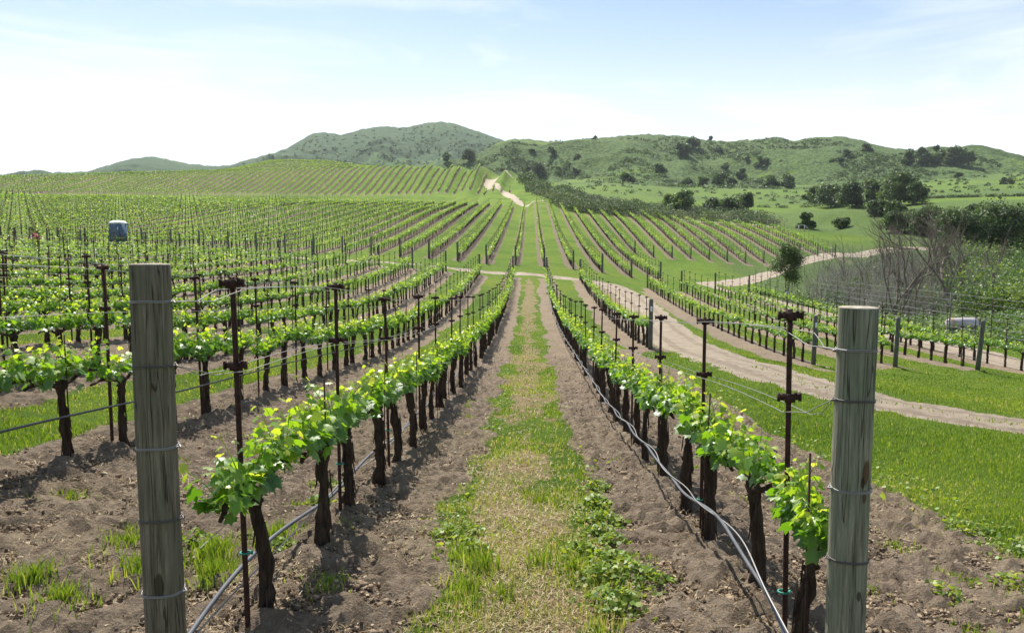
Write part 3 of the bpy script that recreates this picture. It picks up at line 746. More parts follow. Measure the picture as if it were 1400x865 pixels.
def nearest(A_, px, n, lo=-25, hi=1425):
    d = np.hypot(A_[:, 0], A_[:, 1]) + np.where((px < lo) | (px > hi), 1e5, 0)
    d = np.where((d > 1e4) & (d < 1e5 + 9), d - 1e5, d)      # the few just out of the frame beside the camera
    o = np.argsort(d); m = np.zeros(len(d), bool); m[o[:n]] = True; return m
vin = nearest(vines, vpx, 300); pin = nearest(posts, ppx, 300)
print('vines', len(vines), 'posts', len(posts), 'in-vine maxY', vines[vin][:, 1].max())

def empty(name, loc, rz=0, **props):
    o = bpy.data.objects.new(name, None); COL.objects.link(o); o.location = tuple(float(c) for c in loc); o.rotation_euler = (0, 0, rz)
    o.empty_display_size = .1
    for k, v in props.items(): o[k] = v
    return o
def ranks(A_, px, far):
    out = np.zeros(len(A_), int)
    for kk in np.unique(A_[:, 2]):
        m = np.nonzero((A_[:, 2] == kk) & (A_[:, 1] < far) & (px > -10) & (px < 1410))[0]
        out[m[np.argsort(A_[m, 1])]] = np.arange(len(m))
        m = np.nonzero((A_[:, 2] == kk) & (A_[:, 1] < far) & ~((px > -10) & (px < 1410)))[0]
        out[m] = -1
    return out
VRK, PRK = ranks(vines, vpx, 70), ranks(posts, ppx, 70)
_leafyl = ['pale green', 'bright green', 'yellow green', 'fresh green']
for i in np.argsort(np.hypot(vines[:, 0], vines[:, 1]) + (~vin) * 1e6)[:300]:
    X, Y, k, n, s = vines[i]; k = int(k); n = int(n)
    v = random.randrange(len(VARS)); tr, co, fo = VARS[v]
    lab = f"grapevine, {ordinal(int(VRK[i]))} in view from the near end, {rowname(k)}" if VRK[i] >= 0 else f"grapevine just outside the view, {rowname(k)}"
    e = empty('grapevine', (X, Y, vz[i]), random.choice([0, math.pi]) + random.gauss(0, .05), label=lab, category='grapevine', group='grapevines trained along the trellis rows')
    sc = random.uniform(.93, 1.08); e.scale = (sc, 1, sc)
    if k == 0 and Y < 4: e.scale = (.9, .52, .95); e.location.y += .14; e.rotation_euler.z = 0
    link('trunk', tr, e); link('cordon', co, e); link('foliage', fo, e)
rest = ~vin
# distant vines: one mass
mb = MB(); rg = np.random.default_rng(3)
VR, ZR = vines[rest], vz[rest]; DR = np.hypot(VR[:, 0], VR[:, 1])
for lo, hi, nl, s in ((0, 26, 170, .08), (26, 45, 95, .10), (45, 80, 60, .135), (80, 130, 40, .175), (130, 210, 27, .225), (210, 350, 15, .33), (350, 600, 8, .46)):
    m = (DR >= lo) & (DR < hi)
    if not m.any(): continue
    n = m.sum(); vig = rg.uniform(.55, 1.25, n) * (.8 + .4 * vnoise(VR[m, 0] * .15, VR[m, 1] * .3, 6)) * (rg.random(n) > .03)
    P = np.stack([VR[m, 0], VR[m, 1], ZR[m]], 1)[:, None] + np.stack([rg.normal(size=(n, nl)) * .12, rg.uniform(-.5, .5, (n, nl)), .66 + np.abs(rg.normal(size=(n, nl))) * (.17 * vig[:, None]) + .02], 2)
    P = P.reshape(-1, 3)
    V, q = quad_leaves(P, s * rg.uniform(.7, 1.25, len(P)), rg, .7)
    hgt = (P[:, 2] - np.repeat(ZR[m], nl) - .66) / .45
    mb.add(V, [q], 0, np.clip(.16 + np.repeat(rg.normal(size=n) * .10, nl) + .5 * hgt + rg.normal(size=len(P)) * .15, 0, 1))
n = len(VR); a = rg.random(n) * 6.28
rr = np.where(DR < 130, .036, .045)
base = np.stack([VR[:, 0], VR[:, 1], ZR], 1)
tv = []
for j in range(4):
    an = a + j * math.pi / 2
    o = np.stack([np.cos(an) * rr, np.sin(an) * rr, np.zeros(n)], 1)
    tv.append(base + o * 1.2 + [0, 0, -.1]); tv.append(base + o + np.stack([rg.normal(size=n) * .02, rg.normal(size=n) * .03, np.full(n, .72)], 1))
tv = np.stack(tv, 1)   # n,8,3
off = (np.arange(n) * 8)[:, None]
qs = np.concatenate([np.array([[2 * j, (2 * j + 2) % 8, (2 * j + 3) % 8, 2 * j + 1]]) + off for j in range(4)])
mb.add(tv.reshape(-1, 3), [qs], 1)
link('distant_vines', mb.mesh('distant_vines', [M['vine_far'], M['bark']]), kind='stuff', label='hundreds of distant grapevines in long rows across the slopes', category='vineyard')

# trellis posts
def post_proto(seed, H):
    rng = np.random.default_rng(seed)
    g = MB()   # a rusty T section stake
    w, tk = .0125, .005
    prof = np.array([[-w, -tk], [w, -tk], [w, tk], [tk * .7, tk], [tk * .7, .03], [-tk * .7, .03], [-tk * .7, tk], [-w, tk]])
    zs = np.linspace(-.3, H, 8); V = np.array([[x, y, z] for z in zs for x, y in prof])
    m = 8; ix = np.arange(len(V)).reshape(-1, m); nx = np.roll(ix, -1, 1)
    g.add(V, [np.stack([ix[:-1].ravel(), nx[:-1].ravel(), nx[1:].ravel(), ix[1:].ravel()], 1), ix[-1][None], ix[0][::-1][None]])
    stake = g.mesh('stake', [M['rust']], False)
    arms = []
    for z, hw in ((H - .035, .06), (H - .45, .056)):
        a = MB(); a.box((-hw, -.017, z - .010), (hw, -.008, z + .013)); a.box((-hw, -.017, z + .0135), (hw, .012, z + .018))
        a.box((-hw - .003, -.021, z - .016), (-hw + .007, .002, z + .026)); a.box((hw - .007, -.021, z - .016), (hw + .003, .002, z + .026)); a.box((-hw * .6, -.0165, z + .0185), (-hw * .3, .006, z + .023)); a.box((hw * .5, -.0165, z + .0185), (hw * .7, .006, z + .027))
        a.box((-.026, -.024, z - .022), (.026, -.0175, z + .022))
        arms.append(a.mesh('cross_arm', [M['rust']], False))
    return stake, arms
PR = [post_proto(i, 1.86 + .02 * (i % 3)) for i in range(4)]
POSTTOP = {}
for i in np.argsort(np.hypot(posts[:, 0], posts[:, 1]) + (~pin) * 1e6)[:300]:
    X, Y, k, n, s = posts[i]; k = int(k); n = int(n)
    stake, arms = PR[random.randrange(4)]
    sd = -1 if k >= 0 else 1
    e = empty('trellis_post', (X - (.055 if k < 0 else .012), Y - .09, pz[i] - (.15 if k == 0 else .02)), random.gauss(0, .06), label=f"rusty post, {ordinal(int(PRK[i]))} in view from the near end, {rowname(k)}" if PRK[i] >= 0 else f"rusty trellis post just outside the view, {rowname(k)}",
              category='trellis post', group='rusty steel posts holding the trellis wires')
    e.rotation_euler = (random.gauss(0, .008), random.gauss(0, .012), random.gauss(0, .06))
    link('stake', stake, e)
    for a in arms: link('cross_arm', a, e)
    if np.hypot(X, Y) < 9:
        tm = MB(); tm.tube([(.03 * math.cos(t), .03 * math.sin(t) + .02, .42 + .002 * t) for t in np.linspace(0, 6.2, 14)], .006, 5)
        link('green_tie', tm.mesh('green_tie', [M['greentie']]), e)
mb = MB()
PRr, PZr = posts[~pin], pz[~pin]; n = len(PRr)
DP = np.hypot(PRr[:, 0], PRr[:, 1]); w = np.where(DP < 90, .012, .012)
for (x0, x1, z0, z1, th) in ((-1, 1, -.1, 1.86, 1), (-5, 5, 1.80, 1.84, .6), (-4.5, 4.5, 1.38, 1.42, .6)):
    m = np.ones(n, bool) if x1 == 1 else DP < 140
    w_ = w[m] if x1 == 1 else np.full(m.sum(), .019)
    c = [(x0, -1, z0), (x1, -1, z0), (x1, 1, z0), (x0, 1, z0), (x0, -1, z1), (x1, -1, z1), (x1, 1, z1), (x0, 1, z1)]
    V = np.stack([np.stack([PRr[m, 0] + a * w_, PRr[m, 1] + b * w_ * th, PZr[m] + z], 1) for a, b, z in c], 1)
    off = (np.arange(m.sum()) * 8)[:, None]
    q = np.concatenate([np.array([f]) + off for f in ([0, 1, 5, 4], [1, 2, 6, 5], [2, 3, 7, 6], [3, 0, 4, 7], [4, 5, 6, 7])])
    mb.add(V.reshape(-1, 3), [q])
link('distant_trellis', mb.mesh('distant_trellis', [M['rust']], False), kind='stuff', label='distant steel trellis posts standing in the far vine rows', category='trellis')

# thin training stakes at the vines between the posts, nearest ones only
sm = MB(); sm.tube([(0, 0, -.1), (0, 0, .5), (0, 0, 1.16)], .0055, 6); sme = sm.mesh('vine_stake', [M['rust']])
near = np.argsort(np.hypot(vines[:, 0], vines[:, 1]) + (~vin) * 1e6)[:110]
for i in near:
    X, Y, k, n, s = vines[i]
    if k in (-1, 0) and n % 2 == 0 and k == -1: continue
    if n % 2 == (0 if k != 0 else 1): continue
    o = link('vine_stake', sme, None, (X + (.06 if k < 0 else -.06), Y - .03, vz[i]), label=f"thin rusty rod beside the {ordinal(max(0, int(VRK[i])))} vine in view, {rowname(int(k))}", category='stake', group='thin training rods beside the vines')
    o.rotation_euler = (random.gauss(0, .02), random.gauss(0, .02), 0)

# ------------------------------------------------------------------ big wooden end posts
def cyl_post(H, r, seed, mats, below=.4):
    rng = np.random.default_rng(seed)
    sides = 40; nr = 30; zs = np.linspace(-below, H, nr); ang = np.arange(sides) / sides * 2 * math.pi
    V = []
    for i, z in enumerate(zs):
        rr = r * (1.03 - .04 * (z / H)) * (1 + .012 * np.sin(ang * 2 + 1 + seed) + .008 * np.sin(ang * 3 + z * 2) + .004 * np.sin(ang * 11 + z * 3))
        V.append(np.stack([np.cos(ang) * rr + .003 * math.sin(z * 3 + seed), np.sin(ang) * rr, np.full(sides, z)], 1))
    for q, dz in ((.965, .004), (.6, .0055), (.25, .006)):
        V.append(np.stack([np.cos(ang) * r * q, np.sin(ang) * r * q, np.full(sides, H + dz)], 1))
    V = np.concatenate(V); nn = nr + 3
    ix = np.arange(nn * sides).reshape(nn, sides); nx = np.roll(ix, -1, 1)
    g = MB(); g.add(V, [np.stack([ix[:nr - 1].ravel(), nx[:nr - 1].ravel(), nx[1:nr].ravel(), ix[1:nr].ravel()], 1)], 0)
    g.F[4].append(np.stack([ix[nr - 1:-1].ravel(), nx[nr - 1:-1].ravel(), nx[nr:].ravel(), ix[nr:].ravel()], 1)); g.M[4].append(np.full(sides * 3, 1)); g.T[4].append(np.zeros(sides * 3))
    g.F[sides] = [ix[-1][None]]; g.M[sides] = [np.array([1])]; g.T[sides] = [np.array([0.])]
    return g.mesh('post_timber', mats)
def wood_end(pxt, pyt, Y, r, Hh, m, label, rings, seed, tail):
    P = unproj(pxt, pyt, Y)
    zb = P[2] - Hh
    e = empty('wooden_end_post', (P[0], Y, zb), 0, label=label, category='end post', group='wooden end posts of the vine rows')
    link('timber', cyl_post(Hh, r, seed, [m, M['endgrain']]), e)
    for j, (zr, tilt) in enumerate(rings):
        g = MB()
        for q in range(2):
            th = np.linspace(0, 2 * math.pi, 44)
            rr = r * (1.03 - .04 * zr / Hh) + .0035
            g.tube(np.stack([np.cos(th) * rr, np.sin(th) * rr, zr + tilt * np.cos(th + seed) + q * .0055 + .002 * np.sin(3 * th)], 1), .0026, 6, cap=False)
        sgn = tail
        g.tube([(sgn * r * 1.0, -.02, zr), (sgn * (r + .012), -.012, zr + .004), (sgn * (r + .016), .006, zr - .004), (sgn * (r + .004), .02, zr + .004)], .0035, 6)
        link('wire_wrap', g.mesh('wire_wrap', [M['darkwire'] if j % 2 else M['wire']]), e)
    return e, P
woodL = wood_post_mat('weathered_olive_post', (.08, .064, .044), (.175, .15, .105), (.29, .255, .19), (.14, .135, .092),
                      [(.018, -.078, 1.43, .008, .055, (.20, .07, .035)), (.02, -.078, .62, .022, .05, (.05, .04, .025))])
woodR = wood_post_mat('green_treated_post', (.12, .115, .08), (.235, .23, .165), (.37, .355, .27), (.17, .19, .13),
                      [(.032, -.07, 1.06, .02, .06, (.11, .05, .02)), (.018, -.075, 1.02, .010, .03, (.03, .018, .012)), (.03, -.075, .96, .015, .035, (.10, .05, .025)), (.02, -.075, .53, .01, .02, (.05, .04, .03))])
# ring heights from the photograph: y -> height below the top
def hh(y, yt, Y): return (y - yt) / F * Y * 1.01
HL, HR = 1.92, 1.75
eL, PL = wood_end(205, 362, 3.1, .0775, HL, woodL, 'thick weathered olive brown wooden post left of the grass aisle, front end of its row', [(HL - hh(413, 362, 3.1), .003), (HL - hh(501, 362, 3.1), .003), (HL - hh(615, 362, 3.1), .004), (HL - hh(717, 362, 3.1), .004), (HL - hh(823, 362, 3.1), .003)], 1, 1)
eR, PR_ = wood_end(1173, 421, 3.3, .0785, HR, woodR, 'thick grey green wooden post with a brown knot right of the grass aisle', [(HR - hh(478, 421, 3.3), .003), (HR - hh(546, 421, 3.3), .003), (HR - hh(668, 421, 3.3), -.004), (HR - hh(768, 421, 3.3), .004)], 2, -1)
def small_end(X, Y, H, r, lean, label, tag=False):
    z = float(G(X, Y))
    e = empty('wooden_end_post', (X, Y, z), 0, label=label, category='end post', group='wooden end posts of the vine rows')
    e.rotation_euler = (lean, random.gauss(0, .01), 0)
    g = MB(); g.tube([(0, 0, -.2), (0, 0, H * .4), (0, 0, H * .97), (0, 0, H)], [r * 1.05, r, r * .96, r * .9], 14, .04)
    link('timber', g.mesh('timber', [M['oldwood']]), e)
    if tag:
        t = MB(); t.box((-.035, -r - .006, H - .42), (.035, -r - .001, H - .24)); link('row_tag', t.mesh('row_tag', [M['white']], False), e)
    return e
small_end(4.17, 27.0, 1.75, .075, .0, 'old grey wooden post with a white tag at the bend of the dirt road', True)
for j, (X, Y, le) in enumerate(((9.8, 27.0, .02), (12.55, 26.9, .03), (15.3, 26.8, .10), (18.1, 26.8, .02))):
    small_end(X, Y, 1.72, .075, le, ['grey wooden post with a white tag, nearest row beyond the dirt road', 'grey wooden post at the near end of the second row beyond the dirt road', 'leaning dark wooden post at the near end of the third row beyond the dirt road', 'wooden post at the near end of the fourth row beyond the dirt road'][j], j == 0)
for k in list(range(-17, 2)) + [3, 4, 5, 6]:
    if k in (-1, 0): pass
    small_end(RX(k), 65.4, 1.8, .075, random.gauss(0, .03), f"small dark wooden post, far end of the {rowname(k)}")
for k in range(-22, 17):
    Y = 76.0 if k <= 4 else 115.8 + (k - 5) * .4
    hn = f"{ordinal(-k - 1)} hillside row left of the aisle" if k < 0 else f"{ordinal(k)} hillside row right of the aisle"
    small_end(RX(k), Y, 1.85, .09, random.gauss(0, .03), f"dark post, lower end of the {hn}")

# ------------------------------------------------------------------ wires and hoses
def row_curve(k, ys, dx, h, sag=0, ph=0, wob=0):
    X = np.full(len(ys), RX(k) + dx); z = G(X, ys)
    s = np.sin(np.pi * ((ys - ph) / (VS * 2) % 1.0)) * sag
    return np.stack([X + wob * np.sin(ys * 1.9 + k), ys, z + h - s + wob * .5 * np.sin(ys * 5.3)], 1)
def smoothz(P, n=9):
    z = P[:, 2].copy(); kz = np.pad(z, n, mode='edge'); P[:, 2] = np.convolve(kz, np.ones(2 * n + 1) / (2 * n + 1), 'valid'); return P
def wire(name, P, r, m, label, cat='wire', sides=5, grp='trellis wires strung between the posts'):
    g = MB(); g.tube(P, r, sides, cap=False)
    return link(name, g.mesh(name, [m]), label=label, category=cat, group=grp)
def tail_to(P, q):   # lead the wire from the end post to the first steel post
    return np.concatenate([[q], P])
for k in (-1, 0):
    ph = PP_[k]; side = 'left' if k < 0 else 'right'
    ys = np.arange(ph - .09, 65.5, .16)
    pe = PL if k < 0 else PR_
    rr = hh(413, 362, 3.1) if k < 0 else hh(478, 421, 3.3)
    r2 = hh(501, 362, 3.1) if k < 0 else hh(546, 421, 3.3)
    sg = 1 if k < 0 else -1
    for nm, dx, h, sag, rz in (('inner', sg * .075, 1.80, .015, rr), ('outer', -sg * .075, 1.80, .02, rr), ('inner', sg * .07, 1.385, .02, r2), ('outer', -sg * .07, 1.385, .02, r2)):
        P = smoothz(row_curve(k, ys, dx - (.055 if k < 0 else .012), h - (.14 if k == 0 else .01), sag, ph, .003))
        q = np.array([pe[0] + sg * .08, pe[1] + .01, pe[2] - rz])
        q2 = q * .5 + P[0] * .5 + np.array([0, 0, -.03])
        P = np.concatenate([[q, q * .75 + P[0] * .25 + [0, 0, -.012], q2, q * .25 + P[0] * .75 + [0, 0, -.012]], P])
        lvl = 'top' if h > 1.6 else 'middle'
        wire('trellis_wire', P, .0022, M['wire'], f"{lvl} {nm} trellis wire of the first row {side} of the grass aisle")
    P = smoothz(row_curve(k, np.arange(3.3, 65.5, .2), 0, .70, 0, 0, .0)); wire('trellis_wire', P, .002, M['wire'], f"low wire under the leaves of the first row {side} of the grass aisle")
    if k == 0:
        ys = np.concatenate([np.arange(3.15, 12, .07), np.arange(12, 60, .25)])
        for q, (r, wob, lab) in enumerate(((.0105, .010, 'thick grey irrigation hose sagging along the right row'), (.0045, .022, 'thin pale tube twisted along the thick grey hose of the right row'))):
            X = np.full(len(ys), RX(0) - .17); z = G(X, ys) + .36
            P = np.stack([X + wob * np.sin(ys * 4.1 + q * 2) + .01 * q, ys, z + .015 * np.sin(ys * 2.9 + q) + .012 * q + wob * np.cos(ys * 3.3)], 1)
            P = smoothz(P, 6)
            P[:, 2] -= np.interp(P[:, 1], [3.1, 3.8], [.14, 0]) if q == 0 else np.interp(P[:, 1], [3.1, 3.6], [.05, 0])
            wire('irrigation_hose' if q == 0 else 'irrigation_tube', P, r, M['hose'] if q == 0 else M['wire'], lab, 'hose', 8, 'irrigation hoses along the rows')
    else:
        ys = np.concatenate([np.arange(2.6, 12, .09), np.arange(12, 60, .25)])
        for q, (r, lab) in enumerate(((.0125, 'thick grey irrigation hose low beside the trunks of the left row'), (.0045, 'thin pale tube beside the grey hose of the left row'))):
            X = np.full(len(ys), RX(-1) - .12); z = G(X, ys) + .20 - .03 * q
            P = np.stack([X + .03 * np.sin(ys * 1.3 + q) , ys, z + .03 * np.sin(ys * 1.9 + q * 2.2) ], 1)
            wire('irrigation_hose' if q == 0 else 'irrigation_tube', smoothz(P, 4), r, M['hose'] if q == 0 else M['wire'], lab, 'hose', 8, 'irrigation hoses along the rows')
for k in list(range(-9, -1)) + [1, 3, 4, 5, 6]:
    a = 3.3 if k < 0 else 27.2
    ys = np.arange(a, 65.5, .4)
    for lvl, h in (('top', 1.80), ('middle', 1.385)):
        wire('trellis_wire', smoothz(row_curve(k, ys, (-.09 if lvl == 'top' else .08), h, .02, 0)), .0025, M['wire'], f"{lvl} trellis wire of the {rowname(k)}", sides=4)
    wire('irrigation_hose', smoothz(row_curve(k, ys, .1, .46 if k < 0 else .4, .03, 0), 5), .011 if k > -4 else .009, M['blackhose'], f"black irrigation hose of the {rowname(k)}", 'hose', 6, 'irrigation hoses along the rows')

# ------------------------------------------------------------------ grass, straw, weeds, clods
def fan_points(n, y0, y1, p0, p1, rng, power=1.0):
    u = rng.random(n)
    Y = (y0 ** (1 - power) + u * (y1 ** (1 - power) - y0 ** (1 - power))) ** (1 / (1 - power)) if power != 1 else y0 * (y1 / y0) ** u
    px = rng.uniform(p0, p1, n); return (px - 725) / F * Y, Y
def grass_amount(X, Y):
    s = soil_mask(X, Y); r = road_mask(X, Y)
    return np.clip(1 - np.maximum(s, r) * 1.15, 0, 1)
def blades(X, Y, h, w, rng, tint, droop=.5):
    n = len(X); z = G(X, Y) - .012
    a = rng.random(n) * 6.28; da = np.stack([np.cos(a), np.sin(a)], 1); l = rng.normal(size=(n, 2)) * .35 * droop
    b0 = np.stack([X, Y, z], 1); d3 = np.concatenate([da * (w / 2)[:, None], np.zeros((n, 1))], 1)
    mid = b0 + np.stack([l[:, 0] * h * .35, l[:, 1] * h * .35, h * .6], 1)
    tip = b0 + np.stack([l[:, 0] * h, l[:, 1] * h, h * rng.uniform(.8, 1, n)], 1)
    V = np.stack([b0 - d3, b0 + d3, mid + d3 * .8, mid - d3 * .8, tip], 1).reshape(-1, 3)
    o = (np.arange(n) * 5)[:, None]
    return V, np.array([[0, 1, 2, 3]]) + o, np.array([[3, 2, 4]]) + o, tint
def blade_obj(name, sets, m, label):
    mb = MB()
    for V, q, t, tn in sets: mb.add(V, [q], 0, tn); mb.add(np.zeros((0, 3)), [t - 0], 0, tn) if False else None
    # triangles share the vertices of their quads
    mb = MB(); 
    for V, q, t, tn in sets:
        n0 = mb.n; mb.add(V, [q, t], 0, tn)
    return link(name, mb.mesh(name, [m]), kind='stuff', label=label, category='ground cover')
rg = np.random.default_rng(11)
sets = []
X, Y = fan_points(360000, 3.7, 44, -60, 1480, rg, 1.25)
ga = grass_amount(X, Y) * (1 - .6 * dry_mask(X, Y)); ga *= .30 + 1.0 * sstep(.40, .62, vnoise(X * 1.1, Y * 1.1, 90) * .6 + vnoise(X * 4, Y * 4, 91) * .4)
ga = np.where((np.abs(X) < 1) & (Y < 10), ga * .75, ga)
ga = np.where((X > 3.6), np.maximum(ga, grass_amount(X, Y) * .85), ga)
kx = rg.random(len(X)) < ga; X, Y = X[kx], Y[kx]; n = len(X)
hgt = rg.uniform(.02, .065, n) * (.8 + .7 * vnoise(X * .9, Y * .9, 4)); wd = np.maximum(.0045, .0010 * Y) * rg.uniform(.8, 1.4, n)
sets.append(blades(X, Y, hgt, wd, rg, np.clip(.15 + .55 * vnoise(X * .5, Y * .5, 8) + .35 * (vnoise(X * .16, Y * .12, 18) - .4) + rg.normal(size=n) * .17 + (rg.random(n) < .07) * .5 + ((np.abs(X) < .5) & (rg.random(n) < .25)) * .4, 0, 1)))
print('blades', n)
# taller tufts of bright grass in the soil at the left and in the aisle
tp = [(-1.9, 4.5, 130, .20), (-2.05, 4.9, 160, .22), (-2.35, 4.6, 170, .20), (-1.75, 5.3, 120, .17), (-2.7, 5.0, 110, .15), (-2.9, 4.35, 150, .16), (-.30, 4.9, 90, .22), (-.45, 5.1, 70, .15), (-.15, 4.45, 90, .12), (.05, 5.0, 60, .2), (.3, 4.9, 60, .16), (-.38, 4.55, 120, .13), (-2.6, 4.15, 120, .15), (.1, 7.0, 80, .14), (-.05, 7.3, 60, .12), (3.1, 4.6, 90, .1), (2.6, 4.4, 80, .1), (2.2, 5.0, 60, .08), (3.0, 5.4, 80, .08), (2.9, 6.1, 60, .08), (3.3, 5.0, 100, .1), (-3.6, 5.9, 60, .1), (-1.2, 4.5, 70, .08)]
for i in range(60):
    x, y = fan_points(1, 5, 16, 0, 1250, rg); tp.append((float(x[0]), float(y[0]), 40, .09))
for x, y, n, h in tp:
    if n > 50: n = int(n * (2.2 if x < -1 else 1.3))
    r = np.abs(rg.normal(size=n)) * .10; a = rg.random(n) * 6.28
    XX, YY = x + r * np.cos(a), y + r * np.sin(a) * 1.2
    sets.append(blades(XX, YY, h * rg.uniform(.5, 1, n), np.full(n, .007) + y * .0003, rg, np.clip(.45 + rg.normal(size=n) * .18, 0, .9), .7))
blade_obj('grass', sets, M['grass'], 'short bright green grass of the aisles and the meadow')
sets = []
X, Y = fan_points(100000, 3.6, 30, -60, 1400, rg, 1.5)
ga = np.clip(dry_mask(X, Y) * np.where(Y < 9, .9, .62) + (np.abs(X) < .75) * .2 + soil_mask(X, Y) * sstep(.5, .68, vnoise(X * 1.3, Y * 1.3, 40)) * .35 + .02, 0, 1) * (X < 3.8) * (1 - road_mask(X, Y))
kx = rg.random(len(X)) < ga; X, Y = X[kx], Y[kx]; n = len(X)
z = G(X, Y) + rg.uniform(.0, .03, n); a = rg.random(n) * 6.28; l = rg.uniform(.012, .05, n); w = np.maximum(.0022, .0005 * Y)
d = np.stack([np.cos(a) * l, np.sin(a) * l, rg.normal(size=n) * .25 * l + .2 * l], 1); p = np.stack([-np.sin(a) * w, np.cos(a) * w, np.zeros(n)], 1)
b0 = np.stack([X, Y, z], 1); V = np.stack([b0 - p, b0 + p, b0 + d + p * .6, b0 + d - p * .6], 1).reshape(-1, 3)
mb = MB(); mb.add(V, [np.arange(n * 4).reshape(n, 4)], 0, rg.random(n))
V, q, t, tn = blades(X[::3], Y[::3], rg.uniform(.03, .10, len(X[::3])), w[::3] * 1.2, rg, rg.random(len(X[::3])), 1.2); mb.add(V, [q, t], 0, tn)
link('dry_straw', mb.mesh('dry_straw', [M['straw']]), kind='stuff', label='pale dry straw and cut grass lying along the aisle', category='ground cover')
# broad leaved weeds: low rosettes of rounded leaves
wm = MB(); pts = []
for (x, y, s, n) in [(x_, y_, s_ * 1.1, int(n_ * 2.1)) for x_, y_, s_, n_ in [(.60, 6.9, .16, 170), (.62, 6.3, .17, 190), (.55, 5.9, .14, 150), (.62, 5.6, .13, 130), (.55, 5.1, .17, 160), (.62, 4.85, .17, 150), (.75, 4.7, .13, 90), (.45, 4.75, .16, 150), (.5, 4.4, .18, 150), (.35, 5.3, .14, 110),
                     (-.62, 5.65, .12, 80), (-.45, 5.75, .11, 60), (-.4, 5.3, .12, 60), (.66, 7.6, .14, 120), (-2.3, 5.2, .12, 70), (-1.75, 6.3, .14, 80), (-1.8, 6.9, .13, 70), (4.0, 6.1, .25, 160), (3.7, 6.6, .22, 120), (4.3, 5.7, .2, 120), (2.7, 5.0, .15, 60), (3.4, 5.3, .2, 80), (-1.65, 5.0, .1, 50)]]:
    a = rg.random(n) * 6.28; r = np.sqrt(rg.random(n)) * s * (1 + .35 * np.sin(a * 3 + x * 9) + .2 * np.sin(a * 5 + y * 7))
    pts.append(np.stack([x + r * np.cos(a), y + r * np.sin(a), np.full(n, .0) + .10 * np.clip(1 - (r / s) ** 2, 0, 1) * rg.random(n) + .015], 1))
X, Y = fan_points(30000, 5, 26, 420, 1400, rg, 1.2)
e = np.abs(np.abs(X - .05) - .62); kk = ((rg.random(len(X)) < np.exp(-(e / .12) ** 2) * .55 * (vnoise(X * 2, Y * .8, 63) > .45)) & (X < 1) & (X > -.9)) | ((X > 3.5) & (X < 4.3) & (rg.random(len(X)) < .4))
X, Y = X[kk], Y[kk]; pts.append(np.stack([X, Y, rg.random(len(X)) * .05], 1))
P = np.concatenate(pts); P[:, 2] += G(P[:, 0], P[:, 1])
n = len(P); nn, a, b = rand_basis(n, rg, .7); s = rg.uniform(.007, .017, n) * (1 + .035 * P[:, 1])
HX = np.array([[math.cos(t) * (1 + .12 * math.cos(3 * t)), math.sin(t) * (1 + .12 * math.cos(3 * t))] for t in np.linspace(0, 2 * math.pi, 9)[:-1]])
V = P[:, None] + s[:, None, None] * (HX[None, :, 0:1] * a[:, None] + HX[None, :, 1:2] * b[:, None])
wm.add(V.reshape(-1, 3), [np.arange(n * 8).reshape(n, 8)], 0, np.clip(.5 + rg.normal(size=n) * .22, 0, .95))
link('weeds', wm.mesh('weeds', [M['grass']]), kind='stuff', label='low broad leaved green weeds along the aisle edge', category='weeds')
# leaf litter and crumbs of bark on the soil
rr_ = np.random.default_rng(91)
X, Y = fan_points(60000, 3.9, 26, -60, 1440, rr_, 1.5); kk = (rr_.random(60000) < soil_mask(X, Y) * (.15 + .85 * (vnoise(X * 1.5, Y * 1.5, 19) > .45))); X, Y = X[kk], Y[kk]
P = np.stack([X, Y, G(X, Y) + rr_.uniform(.0, .03, len(X))], 1); V, q = quad_leaves(P, rr_.uniform(.008, .03, len(X)) * (1 + .04 * Y), rr_, 1.0)
mb = MB(); mb.add(V, [q], 0, rr_.random(len(X)) ** 1.3); link('leaf_litter', mb.mesh('leaf_litter', [M['litter']]), kind='stuff', label='brown leaf litter strewn over the soil under the vines', category='litter')
# clods of dry earth
import itertools
ico = np.array([[0, 0, 1], [.894, 0, .447], [.276, .851, .447], [-.724, .526, .447], [-.724, -.526, .447], [.276, -.851, .447], [.724, .526, -.447], [-.276, .851, -.447], [-.894, 0, -.447], [-.276, -.851, -.447], [.724, -.526, -.447], [0, 0, -1]])
icf = np.array([[0, 1, 2], [0, 2, 3], [0, 3, 4], [0, 4, 5], [0, 5, 1], [1, 6, 2], [2, 7, 3], [3, 8, 4], [4, 9, 5], [5, 10, 1], [2, 6, 7], [3, 7, 8], [4, 8, 9], [5, 9, 10], [1, 10, 6], [11, 7, 6], [11, 8, 7], [11, 9, 8], [11, 10, 9], [11, 6, 10]])
X, Y = fan_points(75000, 3.9, 22, -60, 1460, rg, 1.7)
pr = soil_mask(X, Y) * (.6 + .4 * ((X > 1.5) & (X < 3.8)))
kk = rg.random(len(X)) < pr; X, Y = X[kk], Y[kk]; n = len(X)
s = np.minimum(.024, .004 * rg.pareto(2.2, n) + .005) * (1 + .02 * Y)
V = ico[None] * rg.uniform(.4, 1.45, (n, 12, 1)) * s[:, None, None] * np.stack([rg.uniform(.8, 1.4, n), rg.uniform(.8, 1.4, n), rg.uniform(.5, .8, n)], 1)[:, None]
V = V + np.stack([X, Y, G(X, Y) + s * .2], 1)[:, None]
mb = MB(); mb.add(V.reshape(-1, 3), [(icf[None] + (np.arange(n) * 12)[:, None, None]).reshape(-1, 3)])
link('earth_clods', mb.mesh('earth_clods', [M['clod']], False), kind='stuff', label='crumbly clods of dry brown earth under the vines', category='soil')

